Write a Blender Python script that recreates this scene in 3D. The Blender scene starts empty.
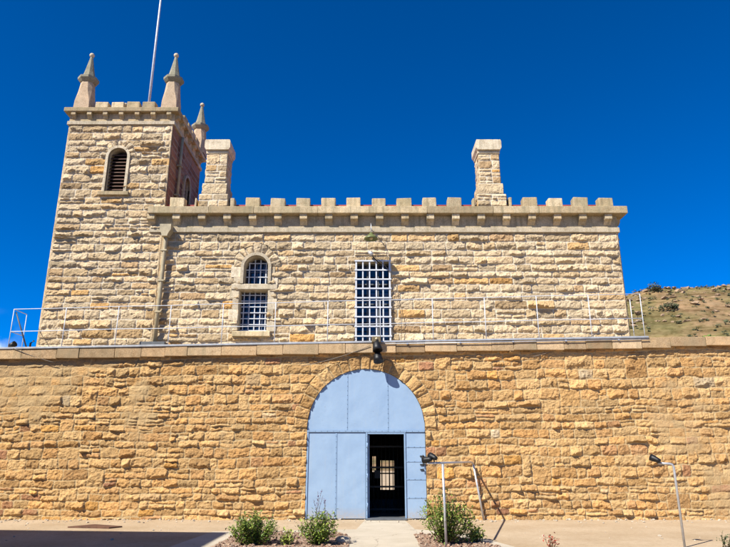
import bpy, bmesh, math, random
import numpy as np
from mathutils import Vector, Matrix
R = math.radians
PI = math.pi
sc = bpy.context.scene
COL = sc.collection

# ------------------------------------------------------------------ camera, sky, sun, exposure
cam_d = bpy.data.cameras.new('camera')
cam_d.sensor_width = 36.0
cam_d.lens = 36.0 * 623.0 / 730.0
cam_d.clip_end = 6000
cam = bpy.data.objects.new('camera', cam_d)
COL.objects.link(cam)
cam.location = (0, 0, 1.6)
cam.rotation_euler = (R(90 + 16.4), 0, 0)
sc.camera = cam

SUN_AZ, SUN_EL = 46.0, 44.0          # degrees left of straight behind the camera, and above the horizon
sd = Vector((-math.sin(R(SUN_AZ)) * math.cos(R(SUN_EL)), -math.cos(R(SUN_AZ)) * math.cos(R(SUN_EL)), math.sin(R(SUN_EL))))
world = bpy.data.worlds.new('World')
sc.world = world
world.use_nodes = True
wn = world.node_tree.nodes
wl = world.node_tree.links
bg = wn['Background']
sky = wn.new('ShaderNodeTexSky')
sky.sky_type = 'NISHITA'
sky.sun_disc = False
sky.sun_elevation = R(SUN_EL)
sky.sun_rotation = R(180 + SUN_AZ)
sky.altitude = 2100
sky.air_density = 0.6
sky.dust_density = 0.0
sky.ozone_density = 8.0
bg.inputs['Strength'].default_value = 0.118
hs = wn.new('ShaderNodeHueSaturation')          # the picture's deep polarised blue
hs.inputs['Hue'].default_value = 0.504
hs.inputs['Saturation'].default_value = 1.33
wl.new(sky.outputs[0], hs.inputs['Color'])
# a small white cloud bank low on the left
wtc = wn.new('ShaderNodeTexCoord')
wsp = wn.new('ShaderNodeSeparateXYZ')
wl.new(wtc.outputs['Generated'], wsp.inputs[0])
def wmap(sock, a, b):
    m_ = wn.new('ShaderNodeMapRange')
    m_.interpolation_type = 'SMOOTHSTEP'
    m_.inputs['From Min'].default_value = a
    m_.inputs['From Max'].default_value = b
    wl.new(sock, m_.inputs['Value'])
    return m_.outputs['Result']
def wmul(a, b):
    m_ = wn.new('ShaderNodeMath')
    m_.operation = 'MULTIPLY'
    wl.new(a, m_.inputs[0])
    wl.new(b, m_.inputs[1])
    return m_.outputs[0]
wno = wn.new('ShaderNodeTexNoise')
wno.inputs['Scale'].default_value = 14.0
wno.inputs['Detail'].default_value = 7.0
wl.new(wtc.outputs['Generated'], wno.inputs['Vector'])
cm = wmul(wmul(wmap(wsp.outputs['Z'], 0.20, 0.14), wmap(wsp.outputs['X'], -0.475, -0.515)), wmap(wno.outputs['Fac'], 0.38, 0.60))
wmx = wn.new('ShaderNodeMix')
wmx.data_type = 'RGBA'
wl.new(cm, wmx.inputs[0])
wl.new(hs.outputs[0], wmx.inputs[6])
wmx.inputs[7].default_value = (6.0, 6.6, 7.2, 1)
wl.new(wmx.outputs[2], bg.inputs['Color'])

sun_d = bpy.data.lights.new('sun', 'SUN')
sun_d.energy = 5.0
sun_d.angle = R(0.5)
sun_d.color = (1.0, 0.95, 0.86)
sun = bpy.data.objects.new('sun', sun_d)
COL.objects.link(sun)
sun.location = (-30, -30, 40)
sun.rotation_euler = sd.to_track_quat('Z', 'Y').to_euler()
sc.view_settings.view_transform = 'Standard'
sc.view_settings.look = 'None'
sc.view_settings.exposure = 0.88
sc.view_settings.gamma = 1.0
sc.view_settings.use_curve_mapping = False

# ------------------------------------------------------------------ materials
def new_mat(name):
    m = bpy.data.materials.new(name)
    m.use_nodes = True
    return m, m.node_tree.nodes, m.node_tree.links, m.node_tree.nodes['Principled BSDF']

def noise_node(n, l, coord, scale, detail=4, rough=0.6):
    t = n.new('ShaderNodeTexNoise')
    t.inputs['Scale'].default_value = scale
    t.inputs['Detail'].default_value = detail
    t.inputs['Roughness'].default_value = rough
    l.new(coord, t.inputs['Vector'])
    return t.outputs['Fac']

def ramp(n, l, fac, stops):
    r = n.new('ShaderNodeValToRGB')
    e = r.color_ramp.elements
    while len(e) < len(stops):
        e.new(0.5)
    for k, (p, c) in enumerate(stops):
        e[k].position = p
        e[k].color = (c[0], c[1], c[2], 1) if isinstance(c, tuple) else (c, c, c, 1)
    l.new(fac, r.inputs['Fac'])
    return r.outputs['Color']

def mix(n, l, fac, a, b, mode='MIX'):
    x = n.new('ShaderNodeMix')
    x.data_type = 'RGBA'
    x.blend_type = mode
    for s, v in ((x.inputs[0], fac), (x.inputs[6], a), (x.inputs[7], b)):
        if isinstance(v, (int, float)):
            s.default_value = v
        elif isinstance(v, tuple):
            s.default_value = (v[0], v[1], v[2], 1)
        else:
            l.new(v, s)
    return x.outputs[2]

def math_node(n, l, op, a, b):
    x = n.new('ShaderNodeMath')
    x.operation = op
    for s, v in zip(x.inputs, (a, b)):
        if isinstance(v, (int, float)):
            s.default_value = v
        else:
            l.new(v, s)
    return x.outputs[0]

def bump(n, l, p, h, strength, dist):
    b = n.new('ShaderNodeBump')
    b.inputs['Strength'].default_value = strength
    b.inputs['Distance'].default_value = dist
    l.new(h, b.inputs['Height'])
    l.new(b.outputs[0], p.inputs['Normal'])

def stone_mat(name, stops, mortar, bstr=0.5, stain=(0.25, 0.22, 0.15), stain_amt=0.35, runs=0.0):
    m, n, l, p = new_mat(name)
    at = n.new('ShaderNodeAttribute')
    at.attribute_name = 'stone'
    sp = n.new('ShaderNodeSeparateColor')
    l.new(at.outputs['Color'], sp.inputs[0])
    tc = n.new('ShaderNodeTexCoord').outputs['Object']
    base = ramp(n, l, sp.outputs[0], stops)
    val = math_node(n, l, 'MULTIPLY_ADD', sp.outputs[1], 0.5)
    val.node.inputs[2].default_value = 0.74
    base = mix(n, l, 1.0, base, val, 'MULTIPLY')
    n1 = noise_node(n, l, tc, 5.0, 6, 0.65)
    base = mix(n, l, 0.75, base, ramp(n, l, n1, [(0.3, (0.66, 0.6, 0.52)), (0.5, 1.0), (0.72, (1.22, 1.14, 1.02))]), 'MULTIPLY')
    n2 = noise_node(n, l, tc, 45.0, 5, 0.7)
    base = mix(n, l, 0.85, base, ramp(n, l, n2, [(0.32, (0.50, 0.42, 0.33)), (0.5, (0.97, 0.96, 0.95)), (0.72, 1.28)]), 'MULTIPLY')
    n3 = noise_node(n, l, tc, 0.9, 5, 0.6)
    base = mix(n, l, math_node(n, l, 'MULTIPLY', ramp(n, l, n3, [(0.5, 0.0), (0.72, 1.0)]), stain_amt), base, stain)
    if runs > 0:        # dried water runs and lichen streaks
        mp = n.new('ShaderNodeMapping')
        mp.inputs['Scale'].default_value = (7.0, 7.0, 0.55)
        l.new(tc, mp.inputs['Vector'])
        n5 = noise_node(n, l, mp.outputs[0], 1.0, 5, 0.65)
        base = mix(n, l, math_node(n, l, 'MULTIPLY', ramp(n, l, n5, [(0.5, 0.0), (0.68, 1.0)]), runs), base, (0.2, 0.17, 0.10))
    mo = mix(n, l, 0.6, mortar, ramp(n, l, n2, [(0.3, 0.7), (0.7, 1.15)]), 'MULTIPLY')
    base = mix(n, l, sp.outputs[2], base, mo)
    l.new(base, p.inputs['Base Color'])
    p.inputs['Roughness'].default_value = 0.93
    p.inputs['Specular IOR Level'].default_value = 0.15
    n4 = noise_node(n, l, tc, 28.0, 8, 0.72)
    bump(n, l, p, n4, bstr, 0.03)
    return m

def plain_mat(name, c, rough=0.6, metal=0.0, var=0.25, scale=6.0, bstr=0.1, c2=None, spec=0.4):
    m, n, l, p = new_mat(name)
    tc = n.new('ShaderNodeTexCoord').outputs['Object']
    f = noise_node(n, l, tc, scale, 6, 0.65)
    if c2 is None:
        c2 = tuple(x * (1 - var) for x in c)
    l.new(ramp(n, l, f, [(0.35, c2), (0.62, c)]), p.inputs['Base Color'])
    p.inputs['Roughness'].default_value = rough
    p.inputs['Metallic'].default_value = metal
    p.inputs['Specular IOR Level'].default_value = spec
    if bstr:
        bump(n, l, p, noise_node(n, l, tc, scale * 8, 4), bstr, 0.01)
    return m

M = {}
M['yard_stone'] = stone_mat('yard_stone', [
    (0.0, (0.30, 0.15, 0.085)), (0.015, (0.38, 0.20, 0.10)), (0.05, (0.44, 0.26, 0.11)), (0.3, (0.47, 0.295, 0.125)),
    (0.55, (0.49, 0.33, 0.155)), (0.8, (0.47, 0.28, 0.11)), (0.95, (0.49, 0.28, 0.11)), (0.985, (0.53, 0.29, 0.085)), (1.0, (0.52, 0.44, 0.30))],
    (0.45, 0.33, 0.175), 0.8, (0.38, 0.225, 0.095), 0.4)
M['cream_stone'] = stone_mat('cream_stone', [
    (0.0, (0.37, 0.25, 0.135)), (0.1, (0.47, 0.35, 0.20)), (0.35, (0.50, 0.395, 0.25)), (0.65, (0.53, 0.43, 0.285)),
    (0.9, (0.49, 0.365, 0.215)), (0.97, (0.52, 0.33, 0.14)), (1.0, (0.51, 0.29, 0.10))],
    (0.58, 0.50, 0.375), 0.85, (0.42, 0.31, 0.17), 0.4)
M['pale_trim'] = stone_mat('pale_trim', [(0.0, (0.49, 0.42, 0.30)), (1.0, (0.56, 0.49, 0.37))], (0.4, 0.34, 0.24), 0.3, (0.34, 0.30, 0.20), 0.4, runs=0.5)
M['spire_stone'] = stone_mat('spire_stone', [(0.0, (0.26, 0.25, 0.185)), (1.0, (0.33, 0.31, 0.235))], (0.4, 0.34, 0.24), 0.25, (0.17, 0.165, 0.11), 0.6)
M['shaft_stone'] = stone_mat('shaft_stone', [(0.0, (0.44, 0.33, 0.22)), (1.0, (0.50, 0.38, 0.26))], (0.4, 0.34, 0.24), 0.3, (0.30, 0.25, 0.17), 0.4)
M['trim_stone'] = stone_mat('trim_stone', [(0.0, (0.40, 0.31, 0.185)), (0.5, (0.47, 0.38, 0.24)), (1.0, (0.52, 0.43, 0.285))],
    (0.4, 0.34, 0.24), 0.4, (0.25, 0.215, 0.12), 0.6, runs=0.75)
M['coping_stone'] = stone_mat('coping_stone', [(0.0, (0.38, 0.26, 0.145)), (0.5, (0.44, 0.315, 0.18)), (1.0, (0.48, 0.36, 0.225))],
    (0.34, 0.25, 0.15), 0.4, (0.29, 0.22, 0.13), 0.6, runs=0.4)
M['tower_side_shaded'] = stone_mat('tower_side_shaded', [(0.0, (0.22, 0.11, 0.07)), (0.5, (0.30, 0.15, 0.10)), (1.0, (0.34, 0.20, 0.13))],  # reddish copy of the tower stone, darkened to carry the right face's shade
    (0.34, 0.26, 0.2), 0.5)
def gate_paint():
    m, n, l, p = new_mat('blue_paint')
    tc = n.new('ShaderNodeTexCoord').outputs['Object']
    a = noise_node(n, l, tc, 1.4, 5, 0.6)
    b = noise_node(n, l, tc, 22.0, 6, 0.7)
    mp = n.new('ShaderNodeMapping')
    mp.inputs['Scale'].default_value = (14.0, 14.0, 0.8)
    l.new(tc, mp.inputs['Vector'])
    c = noise_node(n, l, mp.outputs[0], 1.0, 5, 0.7)
    col = ramp(n, l, a, [(0.35, (0.215, 0.315, 0.45)), (0.65, (0.255, 0.36, 0.49))])
    col = mix(n, l, math_node(n, l, 'MULTIPLY', ramp(n, l, c, [(0.54, 0.0), (0.72, 1.0)]), 0.35), col, (0.30, 0.35, 0.40))
    col = mix(n, l, math_node(n, l, 'MULTIPLY', ramp(n, l, b, [(0.66, 0.0), (0.70, 1.0)]), 0.55), col, (0.15, 0.13, 0.12))
    sx = n.new('ShaderNodeSeparateXYZ')
    l.new(tc, sx.inputs[0])
    low = n.new('ShaderNodeMapRange')
    low.inputs['From Min'].default_value = 0.32
    low.inputs['From Max'].default_value = 0.0
    l.new(sx.outputs['Z'], low.inputs['Value'])
    dirt = math_node(n, l, 'MULTIPLY', low.outputs[0], ramp(n, l, b, [(0.35, 0.1), (0.65, 0.9)]))
    col = mix(n, l, dirt, col, (0.36, 0.28, 0.19))
    l.new(col, p.inputs['Base Color'])
    p.inputs['Roughness'].default_value = 0.5
    bump(n, l, p, noise_node(n, l, tc, 3.0, 3, 0.5), 0.35, 0.03)
    return m
M['blue_paint'] = gate_paint()
M['blue_edge'] = plain_mat('blue_edge', (0.215, 0.32, 0.46), 0.5, 0, 0.15, 8, 0.0)
M['white_steel'] = plain_mat('white_steel', (0.55, 0.57, 0.60), 0.45, 0, 0.2, 9)
M['galv'] = plain_mat('galvanised_steel', (0.55, 0.56, 0.57), 0.4, 0.5, 0.25, 12)
M['flash'] = plain_mat('flashing_metal', (0.42, 0.43, 0.44), 0.45, 0.3, 0.3, 5)
M['dark_steel'] = plain_mat('dark_steel', (0.03, 0.028, 0.026), 0.5, 0.3, 0.4, 10)
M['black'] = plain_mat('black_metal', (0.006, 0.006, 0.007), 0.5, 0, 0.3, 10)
M['louvre'] = plain_mat('brown_wood', (0.10, 0.045, 0.025), 0.7, 0, 0.4, 9)
M['downpipe'] = plain_mat('painted_downpipe', (0.40, 0.33, 0.20), 0.6, 0, 0.35, 4)
M['dark_grey'] = plain_mat('dark_grey', (0.10, 0.11, 0.12), 0.6, 0, 0.3, 9)
M['red_roof'] = plain_mat('red_roof', (0.32, 0.05, 0.035), 0.6, 0, 0.3, 3)
M['green_enamel'] = plain_mat('green_enamel', (0.13, 0.15, 0.05), 0.4, 0, 0.3, 8)
M['beige'] = plain_mat('beige_plastic', (0.55, 0.47, 0.30), 0.5, 0, 0.2, 8)
M['lens'] = plain_mat('lamp_glass', (0.45, 0.55, 0.66), 0.15, 0, 0.1, 8, 0.0)
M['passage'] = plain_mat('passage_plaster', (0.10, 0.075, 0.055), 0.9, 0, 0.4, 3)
M['leaf'] = plain_mat('leaf_green', (0.15, 0.225, 0.03), 0.5, 0, 0.5, 14, 0.0, (0.06, 0.12, 0.018))
M['leaf_light'] = plain_mat('leaf_light_green', (0.30, 0.34, 0.06), 0.5, 0, 0.4, 14, 0.0, (0.18, 0.24, 0.035))
M['leaf_grey'] = plain_mat('leaf_grey_green', (0.10, 0.13, 0.05), 0.6, 0, 0.4, 14, 0.0)
M['stem'] = plain_mat('plant_stem', (0.10, 0.075, 0.035), 0.8, 0, 0.3, 20, 0.0)
M['yellow_flower'] = plain_mat('pale_yellow_petal', (0.75, 0.62, 0.30), 0.6, 0, 0.2, 20, 0.0)
M['purple_flower'] = plain_mat('purple_petal', (0.20, 0.10, 0.22), 0.6, 0, 0.3, 20, 0.0)
M['red_leaf'] = plain_mat('red_young_leaf', (0.30, 0.06, 0.03), 0.6, 0, 0.3, 20, 0.0)
M['rust'] = plain_mat('rusty_plate', (0.13, 0.06, 0.035), 0.8, 0, 0.5, 6)
M['pale_rock'] = plain_mat('pale_rock', (0.50, 0.43, 0.33), 0.9, 0, 0.35, 9, 0.4)
M['cable'] = plain_mat('cable_grey', (0.16, 0.13, 0.10), 0.6, 0, 0.2, 9, 0.0)
M['outcrop'] = plain_mat('outcrop_rock', (0.34, 0.23, 0.14), 0.9, 0, 0.5, 0.5, 0.5)
M['scrub'] = plain_mat('scrub_leaf', (0.075, 0.085, 0.035), 0.8, 0, 0.5, 0.8, 0.0)

def glass_mat(name, c):
    m, n, l, p = new_mat(name)
    tc = n.new('ShaderNodeTexCoord').outputs['Object']
    p.inputs['Base Color'].default_value = (*c, 1)
    p.inputs['Roughness'].default_value = 0.08
    p.inputs['Specular IOR Level'].default_value = 0.6
    bump(n, l, p, noise_node(n, l, tc, 2.2, 2), 0.12, 0.02)
    return m
M['glass'] = glass_mat('dark_window_glass', (0.006, 0.012, 0.035))

def ground_mat():
    m, n, l, p = new_mat('sandy_ground')
    tc = n.new('ShaderNodeTexCoord').outputs['Object']
    a = noise_node(n, l, tc, 0.6, 6, 0.6)
    b = noise_node(n, l, tc, 9.0, 6, 0.7)
    c = noise_node(n, l, tc, 70.0, 4, 0.7)
    col = ramp(n, l, a, [(0.35, (0.38, 0.285, 0.18)), (0.6, (0.455, 0.355, 0.24))])
    col = mix(n, l, 0.7, col, ramp(n, l, b, [(0.3, (0.78, 0.74, 0.68)), (0.55, 1.0), (0.75, 1.1)]), 'MULTIPLY')
    col = mix(n, l, 0.8, col, ramp(n, l, c, [(0.33, (0.6, 0.55, 0.5)), (0.5, 1.0), (0.75, 1.2)]), 'MULTIPLY')
    l.new(col, p.inputs['Base Color'])
    p.inputs['Roughness'].default_value = 0.95
    p.inputs['Specular IOR Level'].default_value = 0.1
    bump(n, l, p, mix(n, l, 0.5, b, c), 0.5, 0.03)
    return m
M['ground'] = ground_mat()

def concrete_mat():
    m, n, l, p = new_mat('pale_concrete')
    tc = n.new('ShaderNodeTexCoord').outputs['Object']
    b = noise_node(n, l, tc, 1.3, 7, 0.65)
    c = noise_node(n, l, tc, 60.0, 4, 0.7)
    col = ramp(n, l, b, [(0.3, (0.39, 0.335, 0.25)), (0.6, (0.465, 0.405, 0.31))])
    col = mix(n, l, 0.6, col, ramp(n, l, c, [(0.35, 0.75), (0.5, 1.0), (0.75, 1.12)]), 'MULTIPLY')
    v = n.new('ShaderNodeTexVoronoi')
    v.feature = 'DISTANCE_TO_EDGE'
    v.inputs['Scale'].default_value = 0.55
    wv = n.new('ShaderNodeVectorMath')
    wv.operation = 'ADD'
    nc = n.new('ShaderNodeTexNoise')
    nc.inputs['Scale'].default_value = 2.5
    l.new(tc, nc.inputs['Vector'])
    sc_ = n.new('ShaderNodeVectorMath')
    sc_.operation = 'SCALE'
    sc_.inputs['Scale'].default_value = 0.5
    l.new(nc.outputs['Color'], sc_.inputs[0])
    l.new(tc, wv.inputs[0])
    l.new(sc_.outputs[0], wv.inputs[1])
    l.new(wv.outputs[0], v.inputs['Vector'])
    col = mix(n, l, ramp(n, l, v.outputs['Distance'], [(0.0, 0.65), (0.006, 0.0)]), col, (0.12, 0.09, 0.06))
    l.new(col, p.inputs['Base Color'])
    p.inputs['Roughness'].default_value = 0.9
    bump(n, l, p, c, 0.3, 0.01)
    return m
M['concrete'] = concrete_mat()

def gravel_mat():
    m, n, l, p = new_mat('red_gravel')
    tc = n.new('ShaderNodeTexCoord').outputs['Object']
    v = n.new('ShaderNodeTexVoronoi')
    v.inputs['Scale'].default_value = 28
    l.new(tc, v.inputs['Vector'])
    sp = n.new('ShaderNodeSeparateColor')
    l.new(v.outputs['Color'], sp.inputs[0])
    col = ramp(n, l, sp.outputs[0], [(0.0, (0.16, 0.085, 0.055)), (0.4, (0.24, 0.14, 0.09)), (0.7, (0.31, 0.21, 0.14)), (1.0, (0.42, 0.33, 0.24))])
    l.new(col, p.inputs['Base Color'])
    p.inputs['Roughness'].default_value = 0.95
    bump(n, l, p, v.outputs['Distance'], 0.8, -0.03)
    return m
M['gravel'] = gravel_mat()

def hill_mat():
    m, n, l, p = new_mat('dry_hillside')
    tc = n.new('ShaderNodeTexCoord').outputs['Object']
    a = noise_node(n, l, tc, 0.05, 7, 0.62)
    b = noise_node(n, l, tc, 0.5, 6, 0.7)
    mp = n.new('ShaderNodeMapping')
    mp.inputs['Scale'].default_value = (0.03, 0.05, 0.55)
    l.new(tc, mp.inputs['Vector'])
    s = noise_node(n, l, mp.outputs[0], 1.0, 5, 0.6)
    col = ramp(n, l, a, [(0.32, (0.11, 0.10, 0.042)), (0.44, (0.165, 0.13, 0.06)), (0.56, (0.22, 0.145, 0.08)), (0.72, (0.26, 0.20, 0.12))])
    col = mix(n, l, 0.8, col, ramp(n, l, s, [(0.35, (0.62, 0.55, 0.48)), (0.5, 1.0), (0.66, (1.25, 1.18, 1.1))]), 'MULTIPLY')
    col = mix(n, l, 0.9, col, ramp(n, l, b, [(0.34, (0.5, 0.5, 0.38)), (0.52, 1.0), (0.72, 1.25)]), 'MULTIPLY')
    l.new(col, p.inputs['Base Color'])
    p.inputs['Roughness'].default_value = 0.97
    p.inputs['Specular IOR Level'].default_value = 0.05
    bump(n, l, p, b, 0.6, 0.6)
    return m
M['hill'] = hill_mat()

# ------------------------------------------------------------------ object helpers
def thing(name, label, cat, loc=(0, 0, 0), group=None):
    o = bpy.data.objects.new(name, None)
    COL.objects.link(o)
    o.location = loc
    o.empty_display_size = 0.3
    o['label'] = label
    o['category'] = cat
    if group:
        o['group'] = group
    return o

def base_loc(o):
    v = Vector((0, 0, 0))
    while o is not None:
        v += o.location
        o = o.parent
    return v

def link_mesh(name, me, mat, parent=None):
    o = bpy.data.objects.new(name, me)
    if parent is not None:
        s = base_loc(parent)
        if s.length > 0:
            me.transform(Matrix.Translation(-s))
        o.parent = parent
    COL.objects.link(o)
    if mat is not None:
        me.materials.append(mat)
    return o

def tag(o, label, cat, group=None, kind=None):
    if label:
        o['label'] = label
    if cat:
        o['category'] = cat
    if group:
        o['group'] = group
    if kind:
        o['kind'] = kind
    return o

def set_origin(o, p):
    o.data.transform(Matrix.Translation(-Vector(p)))
    o.location = p
    return o

class MB:
    """collects shapes into one mesh; every shape may carry a stone value"""
    def __init__(s, seed=1):
        s.bm = bmesh.new()
        s.lay = s.bm.verts.layers.float_color.new('stone')
        s.rng = random.Random(seed)
    def _col(s, verts, c=None):
        if c is None:
            c = (s.rng.random(), s.rng.random(), 0, 1)
        for v in verts:
            v[s.lay] = c
    def box(s, x0, x1, y0, y1, z0, z1, bevel=0.0, jit=0.0, col=None, seg=1):
        r = s.rng
        P = [(x, y, z) for x in (x0, x1) for y in (y0, y1) for z in (z0, z1)]
        vs = [s.bm.verts.new((p[0] + r.uniform(-jit, jit), p[1] + r.uniform(-jit, jit), p[2] + r.uniform(-jit, jit))) for p in P]
        F = [(0, 1, 3, 2), (4, 6, 7, 5), (0, 4, 5, 1), (2, 3, 7, 6), (0, 2, 6, 4), (1, 5, 7, 3)]
        fs = [s.bm.faces.new([vs[i] for i in f]) for f in F]
        allv = vs
        if bevel > 0:
            es = list({e for f in fs for e in f.edges})
            res = bmesh.ops.bevel(s.bm, geom=es, offset=bevel, segments=seg, affect='EDGES', profile=0.6)
            allv = list(set(res['verts']) | {v for v in vs if v.is_valid})
        s._col(allv, col)
        return allv
    def prism(s, pts, axis, a0, a1, col=None):
        """pts polygon in the two other axes (order xyz minus axis)"""
        def mk(p, a):
            if axis == 'y':
                return (p[0], a, p[1])
            if axis == 'x':
                return (a, p[0], p[1])
            return (p[0], p[1], a)
        A = [s.bm.verts.new(mk(p, a0)) for p in pts]
        B = [s.bm.verts.new(mk(p, a1)) for p in pts]
        n = len(pts)
        s.bm.faces.new(A)
        s.bm.faces.new(B[::-1])
        for i in range(n):
            s.bm.faces.new([A[i], B[i], B[(i + 1) % n], A[(i + 1) % n]])
        s._col(A + B, col)
    def strip_prism(s, outer, inner, y0, y1, col=None):
        """closed band between two open polylines (x,z), extruded in y"""
        n = len(outer)
        O0 = [s.bm.verts.new((p[0], y0, p[1])) for p in outer]
        I0 = [s.bm.verts.new((p[0], y0, p[1])) for p in inner]
        O1 = [s.bm.verts.new((p[0], y1, p[1])) for p in outer]
        I1 = [s.bm.verts.new((p[0], y1, p[1])) for p in inner]
        for i in range(n - 1):
            s.bm.faces.new([O0[i], O0[i + 1], I0[i + 1], I0[i]])
            s.bm.faces.new([O1[i], I1[i], I1[i + 1], O1[i + 1]])
            s.bm.faces.new([O0[i], O1[i], O1[i + 1], O0[i + 1]])
            s.bm.faces.new([I0[i], I0[i + 1], I1[i + 1], I1[i]])
        for k in (0, n - 1):
            s.bm.faces.new([O0[k], I0[k], I1[k], O1[k]])
        s._col(O0 + I0 + O1 + I1, col)
    def tube(s, pts, r, n=8, r2=None, cap=True):
        pts = [Vector(p) for p in pts]
        rings = []
        m = len(pts)
        for i, p in enumerate(pts):
            d = (pts[min(i + 1, m - 1)] - pts[max(i - 1, 0)]).normalized()
            up = Vector((0, 0, 1)) if abs(d.z) < 0.9 else Vector((1, 0, 0))
            a = d.cross(up).normalized()
            b = d.cross(a).normalized()
            rr = r if r2 is None else r + (r2 - r) * i / max(1, m - 1)
            rings.append([s.bm.verts.new(p + (a * math.cos(2 * PI * k / n) + b * math.sin(2 * PI * k / n)) * rr) for k in range(n)])
        for i in range(m - 1):
            for k in range(n):
                f = s.bm.faces.new([rings[i][k], rings[i][(k + 1) % n], rings[i + 1][(k + 1) % n], rings[i + 1][k]])
                f.smooth = True
        if cap:
            s.bm.faces.new(rings[0][::-1])
            s.bm.faces.new(rings[-1])
        for rg in rings:
            s._col(rg, (0.5, 0.5, 0, 1))
    def lathe(s, prof, c=(0, 0, 0), n=16, axis=None, rot=0.0, smooth=True, col=None):
        """prof list of (r, h) along axis (default z) from point c"""
        ax = Vector(axis).normalized() if axis else Vector((0, 0, 1))
        q = Vector((0, 0, 1)).rotation_difference(ax)
        c = Vector(c)
        rings = []
        for (r, h) in prof:
            if r < 1e-5:
                rings.append([s.bm.verts.new(c + q @ Vector((0, 0, h)))])
            else:
                rings.append([s.bm.verts.new(c + q @ Vector((r * math.cos(rot + 2 * PI * k / n), r * math.sin(rot + 2 * PI * k / n), h))) for k in range(n)])
        for A, B in zip(rings[:-1], rings[1:]):
            for k in range(n):
                k2 = (k + 1) % n
                if len(A) == 1 and len(B) == 1:
                    continue
                if len(A) == 1:
                    f = s.bm.faces.new([A[0], B[k2], B[k]])
                elif len(B) == 1:
                    f = s.bm.faces.new([A[k], A[k2], B[0]])
                else:
                    f = s.bm.faces.new([A[k], A[k2], B[k2], B[k]])
                f.smooth = smooth
        for end, rev in ((rings[0], True), (rings[-1], False)):
            if len(end) > 2:
                s.bm.faces.new(end[::-1] if rev else end)
        for rg in rings:
            s._col(rg, col or (0.5, 0.5, 0, 1))
    def sphere(s, c, r, n=10, sq=(1, 1, 1)):
        res = bmesh.ops.create_uvsphere(s.bm, u_segments=n, v_segments=max(5, n // 2 + 1), radius=r,
                                        matrix=Matrix.Translation(c) @ Matrix.Diagonal((*sq, 1)))
        for v in res['verts']:
            for f in v.link_faces:
                f.smooth = True
        s._col(res['verts'], (0.5, 0.5, 0, 1))
        return res['verts']
    def quad(s, a, b, c, d):
        vs = [s.bm.verts.new(p) for p in (a, b, c, d)]
        s.bm.faces.new(vs)
        s._col(vs, (0.5, 0.5, 0, 1))
    def build(s, name, mat, parent=None, recalc=True):
        if recalc:
            bmesh.ops.recalc_face_normals(s.bm, faces=s.bm.faces[:])
        me = bpy.data.meshes.new(name)
        s.bm.to_mesh(me)
        s.bm.free()
        return link_mesh(name, me, mat, parent)

# ------------------------------------------------------------------ rock-faced masonry as real relief
def vnoise(x, y, seed=0):
    xi = np.floor(x).astype(np.int64)
    yi = np.floor(y).astype(np.int64)
    xf = x - xi
    yf = y - yi
    def h(a, b):
        n = (a * 374761393 + b * 668265263 + seed * 982451653) & 0xffffffff
        n = ((n ^ (n >> 13)) * 1274126177) & 0xffffffff
        n = n ^ (n >> 16)
        return (n & 0xffff) / 65535.0
    u = xf * xf * (3 - 2 * xf)
    v = yf * yf * (3 - 2 * yf)
    return (h(xi, yi) * (1 - u) + h(xi + 1, yi) * u) * (1 - v) + (h(xi, yi + 1) * (1 - u) + h(xi + 1, yi + 1) * u) * v

def fbm(x, y, seed=0, oct=4, gain=0.5):
    s = np.zeros_like(x)
    a = 1.0
    t = 0.0
    for o in range(oct):
        s += a * vnoise(x * 2 ** o, y * 2 ** o, seed + o * 17)
        t += a
        a *= gain
    return s / t - 0.5

def layout(W, H, rowh, stw, rng, split=0.2, jump=0.05):
    z = [0.0]
    while z[-1] < H - rowh[0] * 0.6:
        z.append(z[-1] + rng.uniform(*rowh))
    z[-1] = H
    rects = []
    taken = [[] for _ in range(len(z))]
    for i in range(len(z) - 1):
        x = 0.0
        res = sorted(taken[i])
        while x < W - 1e-6:
            blk = [r for r in res if r[0] <= x + 1e-6 < r[1]]
            if blk:
                x = blk[0][1]
                continue
            nxt = min([r[0] for r in res if r[0] > x] + [W])
            w = rng.uniform(*stw)
            if rng.random() < 0.15:
                w *= 1.4
            if nxt - (x + w) < stw[0] * 0.7:
                w = nxt - x
                if w > stw[1] * 1.5:
                    w *= 0.5
            x1 = min(x + w, nxt)
            if rng.random() < jump and i < len(z) - 2 and not taken[i + 1] or (rng.random() < jump and i < len(z) - 2 and all(x1 <= r[0] or x >= r[1] for r in taken[i + 1])):
                rects.append((x, x1, z[i], z[i + 2]))
                taken[i + 1].append((x, x1))
            elif rng.random() < split:
                zm = z[i] + (z[i + 1] - z[i]) * rng.uniform(0.35, 0.65)
                for (za, zb) in ((z[i], zm), (zm, z[i + 1])):
                    if rng.random() < 0.4 and x1 - x > 0.4:
                        xm = x + (x1 - x) * rng.uniform(0.35, 0.65)
                        rects.append((x, xm, za, zb))
                        rects.append((xm, x1, za, zb))
                    else:
                        rects.append((x, x1, za, zb))
            else:
                rects.append((x, x1, z[i], z[i + 1]))
            x = x1
    return rects

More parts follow.
